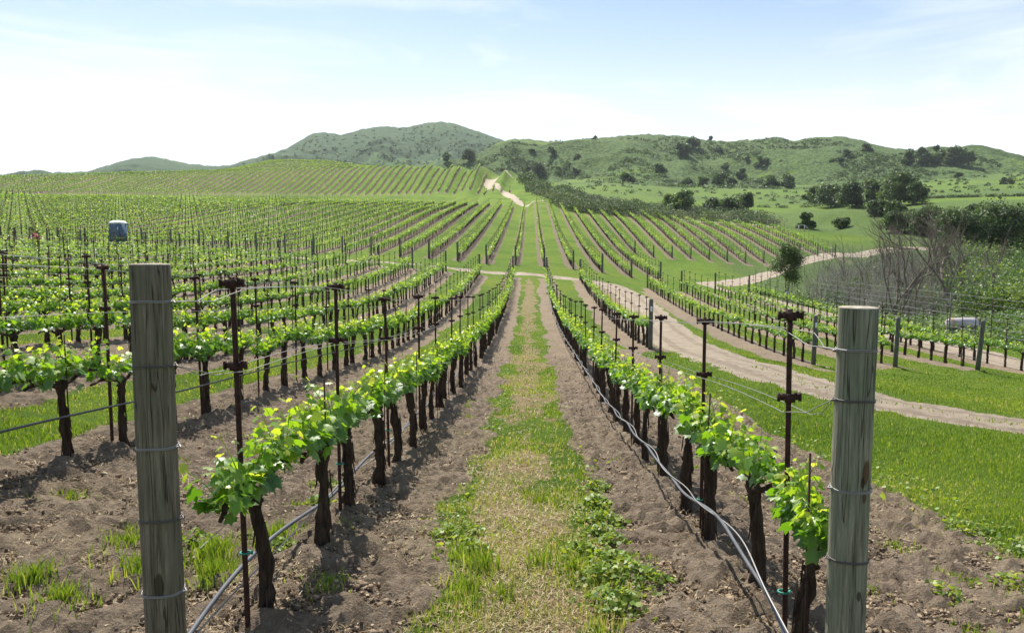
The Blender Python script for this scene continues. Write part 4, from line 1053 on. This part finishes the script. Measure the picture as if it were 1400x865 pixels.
mb = MB(); rr_ = np.random.default_rng(41)
X, Y = fan_points(900, 4.1, 16, -40, 1440, rr_, 1.4); kk = (soil_mask(X, Y) > .5) & (rr_.random(900) < .45)
for x, y in zip(X[kk], Y[kk]):
    a = rr_.random() * 6.28; l = rr_.uniform(.03, .16); z = float(G(x, y)) + .012
    d = np.array([math.cos(a), math.sin(a), 0]) * l
    mb.tube([(x, y, z), np.array([x, y, z + .012]) + d * .5 + rr_.normal(size=3) * .008, np.array([x, y, z + rr_.uniform(-.005, .02)]) + d], [.0035, .003, .002], 4, cap=False, tint=rr_.random())
link('dry_prunings', mb.mesh('dry_prunings', [M['tree_bark']]), kind='stuff', label='dry prunings scattered on the bare earth', category='litter')
# ------------------------------------------------------------------ trees
LT = []
def crown_pts(rng, W_, H_, nl, lobes, flat=.75):
    """leaf positions: lumps of foliage spread over an uneven crown, H_ high, W_ wide, base at 0"""
    P = []; LT.clear()
    per = nl // lobes
    for i in range(lobes):
        a = rng.random() * 6.28; zf = rng.uniform(.12, .86) ** .9; rr = math.sqrt(max(.02, 1 - (1.25 * (zf - .25)) ** 2 * 1.3)) * rng.uniform(.2, .74) * (1.05 - .45 * max(0, zf - .5))
        c = np.array([math.cos(a) * rr * W_ / 2, math.sin(a) * rr * W_ / 2, zf * H_ * .88])
        s = rng.uniform(.15, .27) * min(W_, H_ * 1.5)
        d = rng.normal(size=(per, 3)); d /= np.linalg.norm(d, axis=1)[:, None]
        r = s * (rng.random(per) ** .35)
        P.append(c + d * r[:, None] * np.array([1, 1, flat])); LT.append(np.full(per, rng.normal() * .22))
    P = np.concatenate(P); P[:, 2] = np.abs(P[:, 2]); return P
def tree(name, px, py, W_, H_, seed, leafm, label, category='tree', group=None, trunk_h=.25, nl=700, lobes=14, Yr=None, base=None, leaf=None, bare=False):
    rng = np.random.default_rng(seed)
    if base is None:
        base, ok = drop(px, py, *(Yr or (12, 1790)))
    dist = float(np.hypot(base[0], base[1]))
    mpp = dist / 781.0
    W_ *= dist / F; H_ *= dist / F
    leaf = leaf or max(.14, mpp * 1.7)
    nl = int(min(9000, max(90, nl * 2.0)))
    e = empty(name, base - np.array([0, 0, .3 + mpp]), rng.random() * 6.28, label=label, category=category)
    if group: e['group'] = group
    th = H_ * trunk_h
    g = MB(); r0 = max(.05 * H_ ** .8, mpp * .25)
    pts = np.array([[0, 0, 0], [rng.normal() * .02 * H_, rng.normal() * .02 * H_, th], [rng.normal() * .06 * H_, rng.normal() * .06 * H_, H_ * .7]])
    g.tube(pts, [r0, r0 * .75, r0 * .25], 7, .15, rng=rng)
    for i in range(5):
        a = rng.random() * 6.28; st = pts[1] * (1 - i * .08) + pts[2] * i * .08
        en = np.array([math.cos(a) * W_ * .33, math.sin(a) * W_ * .33, H_ * rng.uniform(.55, .85)])
        g.tube([st, (st + en) / 2 + [0, 0, -.04 * H_], en], [r0 * .5, r0 * .33, r0 * .12], 5, .1, rng=rng)
    link('trunk', g.mesh('trunk', [M['tree_bark']]), e)
    P = crown_pts(rng, W_, H_ - th * .8, nl, lobes); P[:, 2] += th * .8
    V, q = quad_leaves(P, leaf * rng.uniform(.6, 1.3, len(P)), rng, .5)
    mb = MB(); mb.add(V, [q], 0, np.clip(.5 + np.concatenate(LT) + rng.normal(size=len(P)) * .2, 0, 1))
    link('crown', mb.mesh('crown', [M[leafm]]), e)
    return e
# (px, base py, width px, height px, leaf, label, trunk share)
T = [
 (735, 246, 30, 24, 'oak', 'dark round oak standing on the brow above the dirt track'),
 (722, 240, 16, 14, 'oak', 'small dark oak at the left shoulder of the brow oak'),
 (612, 222, 18, 14, 'oak', 'dark oak near the far vine crest, left of its larger neighbour'),
 (641, 221, 26, 17, 'oak', 'broad dark oak just above the far vine crest'),
 (755, 214, 20, 13, 'oak', 'dark oak clump low on the green hill, above the brow oak'),
 (727, 209, 10, 9, 'oak', 'small dark oak high on the left shoulder of the green hill'),
 (813, 191, 7, 6, 'oak', 'tiny lone tree on the skyline above the meadow'),
 (790, 219, 12, 10, 'oak', 'small dark oak on the open slope above the pale meadow'),
 (788, 237, 12, 9, 'oak', 'small round bush like oak just above the pale meadow'),
 (933, 214, 26, 20, 'oak', 'large dark oak high on the hill, lower one of a pair'),
 (946, 203, 22, 17, 'oak', 'large dark oak just under the skyline, upper one of a pair'),
 (972, 192, 9, 7, 'oak', 'flat topped little tree on the skyline right of the oak pair'),
 (979, 208, 14, 9, 'oak', 'small oak on the upper slope right of the oak pair'),
 (901, 240, 19, 16, 'oak', 'round dark oak alone in the middle of the slope'),
 (858, 259, 18, 18, 'oak', 'upright dark oak at the right end of the pale meadow'),
 (992, 233, 14, 11, 'oak', 'small dark round oak on the slope below the skyline dip'),
 (1042, 228, 18, 16, 'oak', 'dark oak standing alone on the right middle slope'),
 (1022, 221, 9, 8, 'oak', 'little oak left of the lone right slope oak'),
 (1014, 245, 17, 15, 'oak', 'dark oak at the upper right of the mid slope grove'),
 (1001, 254, 18, 15, 'oak', 'dark oak in the right of the mid slope grove'),
 (984, 259, 26, 20, 'oak', 'broadest dark oak in the middle of the mid slope grove'),
 (960, 255, 22, 14, 'oak', 'dark oak left in the mid slope grove'),
 (938, 255, 18, 13, 'oak', 'dark oak at the left end of the mid slope grove'),
 (1053, 258, 20, 18, 'oak', 'dark oak left of the steep pasture'),
 (1075, 259, 26, 19, 'oak', 'wide dark oak at the top of the pasture'),
 (1148, 226, 13, 11, 'oak', 'small dark oak high above the big oak grove'),
 (1158, 214, 12, 10, 'oak', 'small dark oak on the upper right slope'),
 (1185, 207, 18, 10, 'oak', 'flat dark oak near the skyline at right'),
 (1240, 226, 22, 20, 'oak', 'dark oak at the left end of the ridge grove'),
 (1262, 226, 26, 23, 'oak', 'tall dark oak in the ridge grove at right'),
 (1285, 227, 22, 20, 'oak', 'dark oak in the middle of the ridge grove'),
 (1306, 228, 28, 24, 'oak', 'largest dark oak of the ridge grove'),
 (1324, 229, 20, 19, 'oak', 'dark oak at the right end of the ridge grove'),
 (1280, 206, 8, 8, 'oak', 'tiny oak poking over the skyline above the ridge grove'),
 (1224, 240, 12, 10, 'oak', 'little dark oak right above the large oak grove'),
 (1112, 278, 28, 22, 'oak', 'dark oak at the left end of the large grove on the pasture'),
 (1136, 283, 42, 32, 'oak', 'broad dark oak, second from left in the large pasture grove'),
 (1166, 285, 44, 34, 'oak', 'broad dark oak in the middle of the large pasture grove'),
 (1198, 282, 42, 36, 'oak', 'tall dark oak right of the middle of the large pasture grove'),
 (1230, 281, 52, 42, 'oak', 'tallest dark oak at the right of the large pasture grove'),
 (1252, 280, 36, 30, 'oak', 'rounded oak at the right end of the large pasture grove'),
 (1200, 294, 34, 22, 'oak', 'low bushy oak in front of the large pasture grove'),
 (1224, 297, 30, 22, 'oak', 'low dark oak at the lower right of the large pasture grove'),
 (935, 293, 42, 34, 'willow', 'bright mid green leafy tree above the vine rows'),
 (915, 285, 22, 22, 'willow', 'small bright green tree left of the leafy green tree'),
 (1000, 293, 36, 26, 'oak', 'dark spreading oak behind the right vine rows'),
 (1020, 290, 26, 28, 'oak', 'dark tall oak right of the spreading oak behind the vine rows'),
 (975, 290, 26, 20, 'bush', 'olive green bushy tree between two oaks behind the vine rows'),
 (1104, 313, 24, 24, 'oak', 'round dark tree beside a white crossbar at the field edge'),
 (1152, 312, 28, 16, 'oak', 'low wide dark bush on the pasture below the grove'),
 (1228, 318, 44, 30, 'oak', 'dark tree left of the bare trees at the creek'),
 (1270, 322, 50, 40, 'bush', 'dull olive tree behind the bare trees at the creek'),
 (1312, 345, 70, 56, 'oak', 'big dark oak behind the creek thicket, leftmost of three'),
 (1352, 345, 72, 60, 'oak', 'big dark oak behind the creek thicket, middle of three'),
 (1398, 348, 76, 58, 'oak', 'big dark oak behind the creek thicket at far right'),
 (1345, 312, 60, 22, 'bush', 'low olive bush on the far creek bank'),
 (1375, 252, 18, 9, 'oak', 'small dark bush on the far right pasture'),
 (1310, 243, 12, 7, 'oak', 'small dark bush under the ridge grove'),
 (1330, 294, 24, 14, 'bush', 'round bush on the slope above the creek oaks'),
]
for i, (px, py, w, h, lm, lab) in enumerate(T):
    ymin = 560 if py < 262 and not (px < 740 and py > 238) and not (px > 1250 and py > 235) else 190
    if px in (1104,): ymin = 150
    if px >= 1228 and py > 310: ymin = 105
    if px < 740 and py > 238: ymin = 290
    if px in (612, 641): ymin = 500
    big = w * h
    tree('oak_tree' if lm == 'oak' else 'bushy_tree', px, py, w * 1.05, h * 1.12, 900 + i, lm, lab, 'tree', 'trees on the slopes behind the vineyard', .12, int(big * 1.7 + 90), max(7, min(26, int(w / 2))), (ymin, 1790))

# young staked tree beyond the right rows
b = np.array([22.2, 68.0, float(G(22.2, 68.0))])
e = empty('young_tree', b, 0, label='young dark green leafy tree on twin thin trunks by the road bend', category='tree')
g = MB(); rng = np.random.default_rng(5)
g.tube([(-.12, 0, -.1), (-.13, 0, 1.2), (-.12, .02, 2.1), (-.25, 0, 3.0)], [.055, .05, .045, .02], 7, rng=rng); g.tube([(.12, 0, -.1), (.14, 0, 1.2), (.16, 0, 2.1), (.3, .1, 3.4)], [.05, .045, .04, .02], 7, rng=rng)
for i in range(9):
    a = rng.random() * 6.28; g.tube([(.0, 0, 1.8 + .1 * i), (math.cos(a) * .5, math.sin(a) * .5, 2.3 + .1 * i), (math.cos(a) * 1.0, math.sin(a) * 1.0, 2.6 + .2 * i)], [.03, .02, .008], 5, rng=rng)
link('trunk', g.mesh('trunk', [M['tree_bark']]), e)
P = []
for i in range(34):
    t = rng.random(); a = rng.random() * 6.28; wr = 1.55 * math.sin(math.pi * (.15 + .8 * t)) ** .8
    c = np.array([math.cos(a) * wr * rng.uniform(.4, .9), math.sin(a) * wr * rng.uniform(.4, .9), 1.75 + t * 2.9])
    d = rng.normal(size=(330, 3)) * .27; P.append(c + d)
P = np.concatenate(P); V, q = quad_leaves(P, rng.uniform(.07, .14, len(P)), rng, .5)
mb = MB(); mb.add(V, [q], 0, np.clip(.55 + rng.normal(size=len(P)) * .25, 0, 1)); link('crown', mb.mesh('crown', [M['oak']]), e)
g = MB(); g.tube([(0, 0, 0), (0, 0, .9)], .14, 12); link('tree_guard', g.mesh('tree_guard', [M['white']]), e)

# bare grey trees in the creek thicket
def branch(g, p, d, L_, r, depth, rng):
    n = 4; pts = [p]; dd = d / np.linalg.norm(d)
    for i in range(n):
        dd = dd + rng.normal(size=3) * .15 + np.array([0, 0, .09]); dd /= np.linalg.norm(dd); pts.append(pts[-1] + dd * L_ / n)
    g.tube(pts, np.linspace(r, r * .55, n + 1), 5 if depth > 1 else 3, cap=False, rng=rng)
    if depth == 0: return
    for i in range(rng.integers(3, 5)):
        k = rng.integers(1, n + 1); nd = dd + rng.normal(size=3) * .55 + np.array([0, 0, .15])
        branch(g, pts[k], nd, L_ * rng.uniform(.45, .68), r * .5, depth - 1, rng)
bt = [(1222, 425, 62, 1.7, 'slender bare grey tree, leftmost in the creek thicket'), (1178, 400, 74, 1.25, 'small bare grey sapling right of the young leafy tree'), (1240, 420, 70, 2.0, 'tall bare grey tree with upright limbs in the creek thicket'), (1292, 425, 66, 2.3, 'large bare leaning grey tree in the creek thicket'),
      (1315, 425, 74, 1.9, 'bare grey tree right of the large leaning one'), (1268, 415, 78, 2.2, 'bare grey tree behind the leaning tree of the creek'), (1345, 420, 80, 1.6, 'small bare grey tree at the right side of the thicket'), (1150, 385, 92, 1.3, 'thin bare grey tree standing by the upper road bend'), (1200, 385, 90, 1.7, 'bare grey tree behind the leftmost thicket tree')]
for i, (px, py, Yd, s, lab) in enumerate(bt):
    X = (px - 725) / F * Yd; rng = np.random.default_rng(60 + i)
    e = empty('bare_tree', (X, Yd, float(Z0(X, Yd)) - .2), 0, label=lab, category='bare tree', group='bare grey trees in the creek thicket')
    g = MB()
    lean = np.array([rng.normal() * .25, rng.normal() * .2, 1.])
    branch(g, np.zeros(3), lean, 2.6 * s, .08 * s, 0, rng)
    for j in range(3): branch(g, np.zeros(3) + lean * s * .35 * j, lean + rng.normal(size=3) * .34, 2.3 * s, .05 * s, 4, rng)
    link('branches', g.mesh('branches', [M['grey_bark']]), e)

# ------------------------------------------------------------------ brush masses
def brush(name, pts, size, leafm, leafn, label, cat='brush', zl=.75, up=.4, leafs=None, tv=.16):
    rng = np.random.default_rng(len(pts)); mb = MB()
    for (p, sc) in pts:
        dist = np.hypot(p[0], p[1]); lf = leafs or max(.10, dist / 781 * 1.3)
        s = size * sc; d = rng.normal(size=(leafn, 3)); d /= np.linalg.norm(d, axis=1)[:, None]; d[:, 2] = np.abs(d[:, 2])
        lump = 1 + .25 * np.sin(d[:, 0] * 5 + p[0]) * np.cos(d[:, 1] * 5 + p[1])
        P = p + d * (s * lump * rng.random(leafn) ** .3)[:, None] * np.array([1, 1, zl])
        V, q = quad_leaves(P, lf * rng.uniform(.6, 1.3, leafn), rng, up)
        mb.add(V, [q], 0, np.clip(rng.normal() * tv + .5 + rng.normal(size=leafn) * .18, 0, 1))
    link(name, mb.mesh(name, [M[leafm]]), kind='stuff', label=label, category=cat)
def inpoly(x, y, poly):
    r = False; j = len(poly) - 1
    for i in range(len(poly)):
        if (poly[i][1] > y) != (poly[j][1] > y) and x < (poly[j][0] - poly[i][0]) * (y - poly[i][1]) / (poly[j][1] - poly[i][1]) + poly[i][0]: r = not r
        j = i
    return r
def scat(poly, n, ymin, ymax, rng):
    xs = [a for a, b in poly]; ys_ = [b for a, b in poly]; out = []
    for _ in range(n * 6):
        if len(out) >= n: break
        x, y = rng.uniform(min(xs), max(xs)), rng.uniform(min(ys_), max(ys_))
        if inpoly(x, y, poly):
            p, ok = drop(x, y, ymin, ymax)
            if ok: out.append((p, rng.uniform(.6, 1.3)))
    return out
rg = np.random.default_rng(23)
poly = [(700,236),(730,240),(752,250),(800,264),(835,278),(880,282),(1000,288),(1060,300),(1060,309),(960,302),(870,297),(830,294),(778,290),(745,272),(728,262),(715,248)]
s1 = scat(poly, 330, 150, 345, rg)
s1 = scat([(697,233),(716,235),(738,246),(750,266),(735,263),(726,252),(716,244),(702,238)], 45, 200, 345, rg) + s1
brush('shoulder_brush', s1[:200], 3.3, 'bush', 300, 'dense olive green brush on the shoulder behind the vine rows', tv=.3)
brush('shoulder_sage', s1[200:], 2.8, 'sage', 260, 'grey green sage scrub among the brush behind the vine rows', tv=.3)
pts = [(np.array([x, y, float(Z0(x, y))]), rg.uniform(.6, 1.4)) for x, y in zip(rg.uniform(28, 80, 640), rg.uniform(36, 122, 640)) if (x - 28) > (y - 84) * .75 and x < 20 + y * .72 and (y > 60 or x < .5 * y) and x > 26]
brush('creek_willows', [p for i_, p in enumerate(pts) if p[0][0] > .53 * p[0][1] + 2 * math.sin(p[0][1] * .3) ][::3] + [(p[0], p[1] * .5) for p in pts[3::6]], 3.4, 'willow', 1000, 'yellow green willow scrub along the creek', zl=1.15, leafs=.2, tv=.28)
brush('creek_sage', pts[::6], 1.5, 'sage', 300, 'grey twiggy scrub along the creek', zl=1.1, tv=.25)
brush('creek_bushes', [p for p in pts if p[0][0] > .5 * p[0][1] or p[0][1] > 104][::3], 2.9, 'bush', 600, 'dull olive bushes in the creek bed', zl=1.1, leafs=.18, tv=.25)
g = MB(); rng = np.random.default_rng(77)       # bare twigs of the thicket
for p, s in pts:
    if p[0] > .55 * p[1]: continue
    for j in range(42):
        dv = rng.normal(size=3) * .45 + [0, 0, 1]; dv /= np.linalg.norm(dv); b0 = p + rng.normal(size=3) * [1.1, 1.1, .1]; L_ = rng.uniform(1.4, 4.2) * s
        g.tube([b0, b0 + dv * L_ * .5, b0 + dv * L_ + rng.normal(size=3) * .25], [.018, .013, .006], 3, cap=False, rng=rng)
link('creek_twigs', g.mesh('creek_twigs', [M['twig']]), kind='stuff', label='tangle of bare grey twigs filling the creek bed', category='brush')
# rank green plants beyond the second track
pts = [(np.array([x, y, float(G(x, y))]), rg.uniform(.5, 1.4)) for x, y in zip(rg.uniform(22.3, 50, 2200), rg.uniform(26, 92, 2200)) if x > 22.5 + max(0, y - 78) * .9 and (x < 28 + y * .1 or (y < 60 and x < .66 * y))]
brush('wild_greens', [p for p in pts if fbm(p[0][0] * .4, p[0][1] * .4, 3) > -.12], .62, 'willow', 70, 'knee high wild green plants beyond the farm track', 'plants', .9, .6, .15, .25)
# scrub dotted over the pastures and hills
s2 = scat([(740,250),(880,250),(1060,262),(1400,235),(1400,300),(1180,300),(1050,300),(900,275),(820,262)], 460, 360, 1000, rg)
brush('pasture_scrub', s2[:300], 2.0, 'bush', 36, 'scattered low bushes on the green pasture')
h1 = scat([(560,236),(600,232),(660,220),(700,195),(870,187),(1140,190),(1230,208),(1340,214),(1380,228),(1240,245),(1060,250),(900,256),(800,250),(740,235)], 4200, 545, 1000, rg)
h1 = [(p, s) for p, s in h1 if fbm(p[0] / 60, p[1] / 60, 8) > -.06]
brush('hill_scrub', h1, 2.3, 'bush', 16, 'low scrub covering the green hillside', zl=.6)
h2 = scat([(330,225),(440,185),(605,170),(690,195),(650,225),(520,226)], 420, 960, 1790, rg)
brush('far_hill_scrub', h2, 3.4, 'oak', 16, 'dark scrub covering the far hills', zl=.6)
h3 = scat([(900,246),(1080,248),(1060,262),(900,262)], 70, 545, 1000, rg)
brush('grove_understory', h3, 4.0, 'oak', 60, 'dark brush between the mid slope oaks', zl=.6)
h4 = scat([(1270,300),(1400,290),(1400,318),(1240,322),(1240,300)], 60, 180, 500, rg)
brush('bank_scrub', h4, 2.8, 'sage', 100, 'grey olive scrub on the far creek bank')

# ------------------------------------------------------------------ wire fence beyond the second track
FP = [(23.4, 28), (23.4, 40), (23.5, 52), (23.3, 64), (22.6, 74), (22.9, 80), (26.5, 88), (33, 98.5), (42, 110), (52, 121)]
seg = [np.array(a, float) for a in FP]; fp = []
for a, b in zip(seg[:-1], seg[1:]):
    n = max(1, int(np.linalg.norm(b - a) / 3.6))
    for i in range(n): fp.append(a + (b - a) * i / n)
fz = G(np.array([p[0] for p in fp]), np.array([p[1] for p in fp]))
e = empty('wire_fence', (fp[0][0], fp[0][1], fz[0]), 0, label='tall wire deer fence on thin dark posts beyond the farm track', category='fence')
O = np.array([fp[0][0], fp[0][1], fz[0]])
for i, p in enumerate(fp):
    g = MB(); r = .035 if i % 4 == 0 else .02
    g.tube([(0, 0, -.2), (0, 0, 2.45)], r, 6); o = link('post', g.mesh('fence_post', [M['oldwood'] if i % 4 == 0 else M['rust']]), e, (p[0] - O[0], p[1] - O[1], fz[i] - O[2]))
for h in (.3, .6, .95, 1.3, 1.7, 2.05, 2.4):
    P = np.array([[p[0] - O[0], p[1] - O[1], fz[i] - O[2] + h] for i, p in enumerate(fp)])
    g = MB(); g.tube(P, .007, 4, cap=False); link('wire', g.mesh('fence_wire', [M['greysteel']]), e)

# ------------------------------------------------------------------ portable toilet, tank, small things
X, Y = (151 - 725) / F * 77, 78.0
z = float(G(X, Y))
e = empty('portable_toilet', (X, Y, z), rad(-12), label='blue grey portable toilet with a white roof among the left vines', category='portable toilet'); e.scale.z = 1.12
g = MB(); g.box((-.56, -.56, .08), (.56, .56, 2.02))
for x in (-.56, -.19, .19, .56): g.box((x - .03, -.585, .1), (x + .03, -.5615, 2.0))
link('cabin', g.mesh('cabin', [M['blue']], False), e)
g = MB(); g.box((-.62, -.62, 0), (.62, .62, .08)); link('base', g.mesh('base', [M['greysteel']], False), e)
V = []; 
for z0, s in ((2.02, .62), (2.09, .62), (2.24, .46), (2.30, .28)): V += [(-s, -s, z0), (s, -s, z0), (s, s, z0), (-s, s, z0)]
V = np.array(V, float); ix = np.arange(16).reshape(4, 4); nx = np.roll(ix, -1, 1)
g = MB(); g.add(V, [np.stack([ix[:-1].ravel(), nx[:-1].ravel(), nx[1:].ravel(), ix[1:].ravel()], 1), ix[-1][None], ix[0][::-1][None]]); link('roof', g.mesh('roof', [M['white']], False), e)
g = MB(); g.box((.5615, -.42, .15), (.585, .42, 1.95)); d = link('door', g.mesh('door', [M['blue']], False), e)
g = MB(); g.box((.586, .22, 1.0), (.62, .32, 1.15)); link('handle', g.mesh('handle', [M['greysteel']], False), d)
g = MB(); g.box((.36, -.5875, 1.45), (.48, -.5855, 1.72)); link('vent', g.mesh('vent', [M['white']], False), e)

# pale tank lying beside the track
X, Y = (1313 - 725) / F * 46, 46.0; z = float(G(X, Y))
e = empty('water_tank', (X, Y, z + .55), rad(8), label='old pale tank with a tan band lying on its side beyond the farm track', category='tank')
g = MB(); xs = [-1.02, -.99, -.9, .6, .75, .8]; g.tube([(x, 0, .12) for x in xs], [.1, .28, .33, .33, .28, .1], 22); link('shell', g.mesh('shell', [M['dirtywhite']]), e)
g = MB(); g.tube([(x, 0, .12) for x in (-.97, -.72)], .338, 22, cap=False); link('end_band', g.mesh('end_band', [M['tanpaint']]), e)
g = MB(); g.box((-.8, -.3, -.7), (-.6, .3, -.2)); g.box((.3, -.3, -.7), (.5, .3, -.2)); g.box((-.9, -.35, -.26), (.9, .35, -.2)); link('cradle', g.mesh('cradle', [M['greysteel']], False), e)
g = MB(); g.tube([(.75, 0, .1), (1.3, 0, .02)], [.1, .09], 10); g.tube([(1.05, 0, .05), (1.05, 0, .5)], .03, 6); link('outlet_pipe', g.mesh('outlet_pipe', [M['rust']]), e)

# white crossbar by the round tree
p, ok = drop(1100, 316, 140, 260)
e = empty('white_barrier', p, .3, label='small white crossbar on two posts beside the round dark tree', category='barrier')
for x in (-1.3, 0): 
    g = MB(); g.box((x - .06, -.06, -.2), (x + .06, .06, 1.1)); link('post', g.mesh('barrier_post', [M['dirtywhite']], False), e)
g = MB(); g.tube([(-1.3, 0, 1.1), (0, 0, 1.15), (1.1, 0, .2)], .08, 6); link('bar', g.mesh('bar', [M['dirtywhite']]), e)
p, ok = drop(755, 268, 150, 340)
e = empty('white_box', p, 0, label='tiny white box on a post in the brush of the shoulder', category='box')
g = MB(); g.box((-.35, -.3, 1.6), (.35, .3, 2.1)); link('box_body', g.mesh('box_body', [M['white']], False), e)
g = MB(); g.box((-.06, -.06, -.3), (.06, .06, 1.6)); link('post', g.mesh('box_post', [M['oldwood']], False), e)
# rose bush at the end of a left row
X, Y = (37 - 725) / F * 74, 74.5; z = float(G(X, Y))
e = empty('rose_bush', (X, Y, z), 0, label='small crimson rose bush at the end of a left vine row', category='rose bush')
rng = np.random.default_rng(8)
P = rng.normal(size=(160, 3)) * [.22, .22, .28] + [0, 0, .75]; V, q = quad_leaves(P, .13, rng); g = MB(); g.add(V, [q], 0, rng.random(160)); link('blooms', g.mesh('blooms', [M['rose']]), e)
g = MB()
for i in range(6): g.tube([(0, 0, -.05), rng.normal(size=3) * .1 + [0, 0, .4], rng.normal(size=3) * .15 + [0, 0, .8]], [.02, .015, .008], 5, rng=rng)
link('stems', g.mesh('stems', [M['tree_bark']]), e)

# ------------------------------------------------------------------ air between here and the far hills
HAZE = 0.00007
if HAZE > 0:
    m = bpy.data.materials.new('air_haze'); m.use_nodes = True; nt = m.node_tree; nt.nodes.clear()
    o_ = N(nt, 'ShaderNodeOutputMaterial'); v = N(nt, 'ShaderNodeVolumePrincipled')
    v.inputs['Color'].default_value = (.86, .92, 1, 1); v.inputs['Density'].default_value = HAZE; v.inputs['Anisotropy'].default_value = .2
    nt.links.new(v.outputs[0], o_.inputs['Volume'])
    g = MB(); g.box((-1600, -120, -40), (1700, 3400, 420)); link('haze', g.mesh('haze', [m], False), kind='stuff', label='thin pale blue haze over the valley', category='haze')
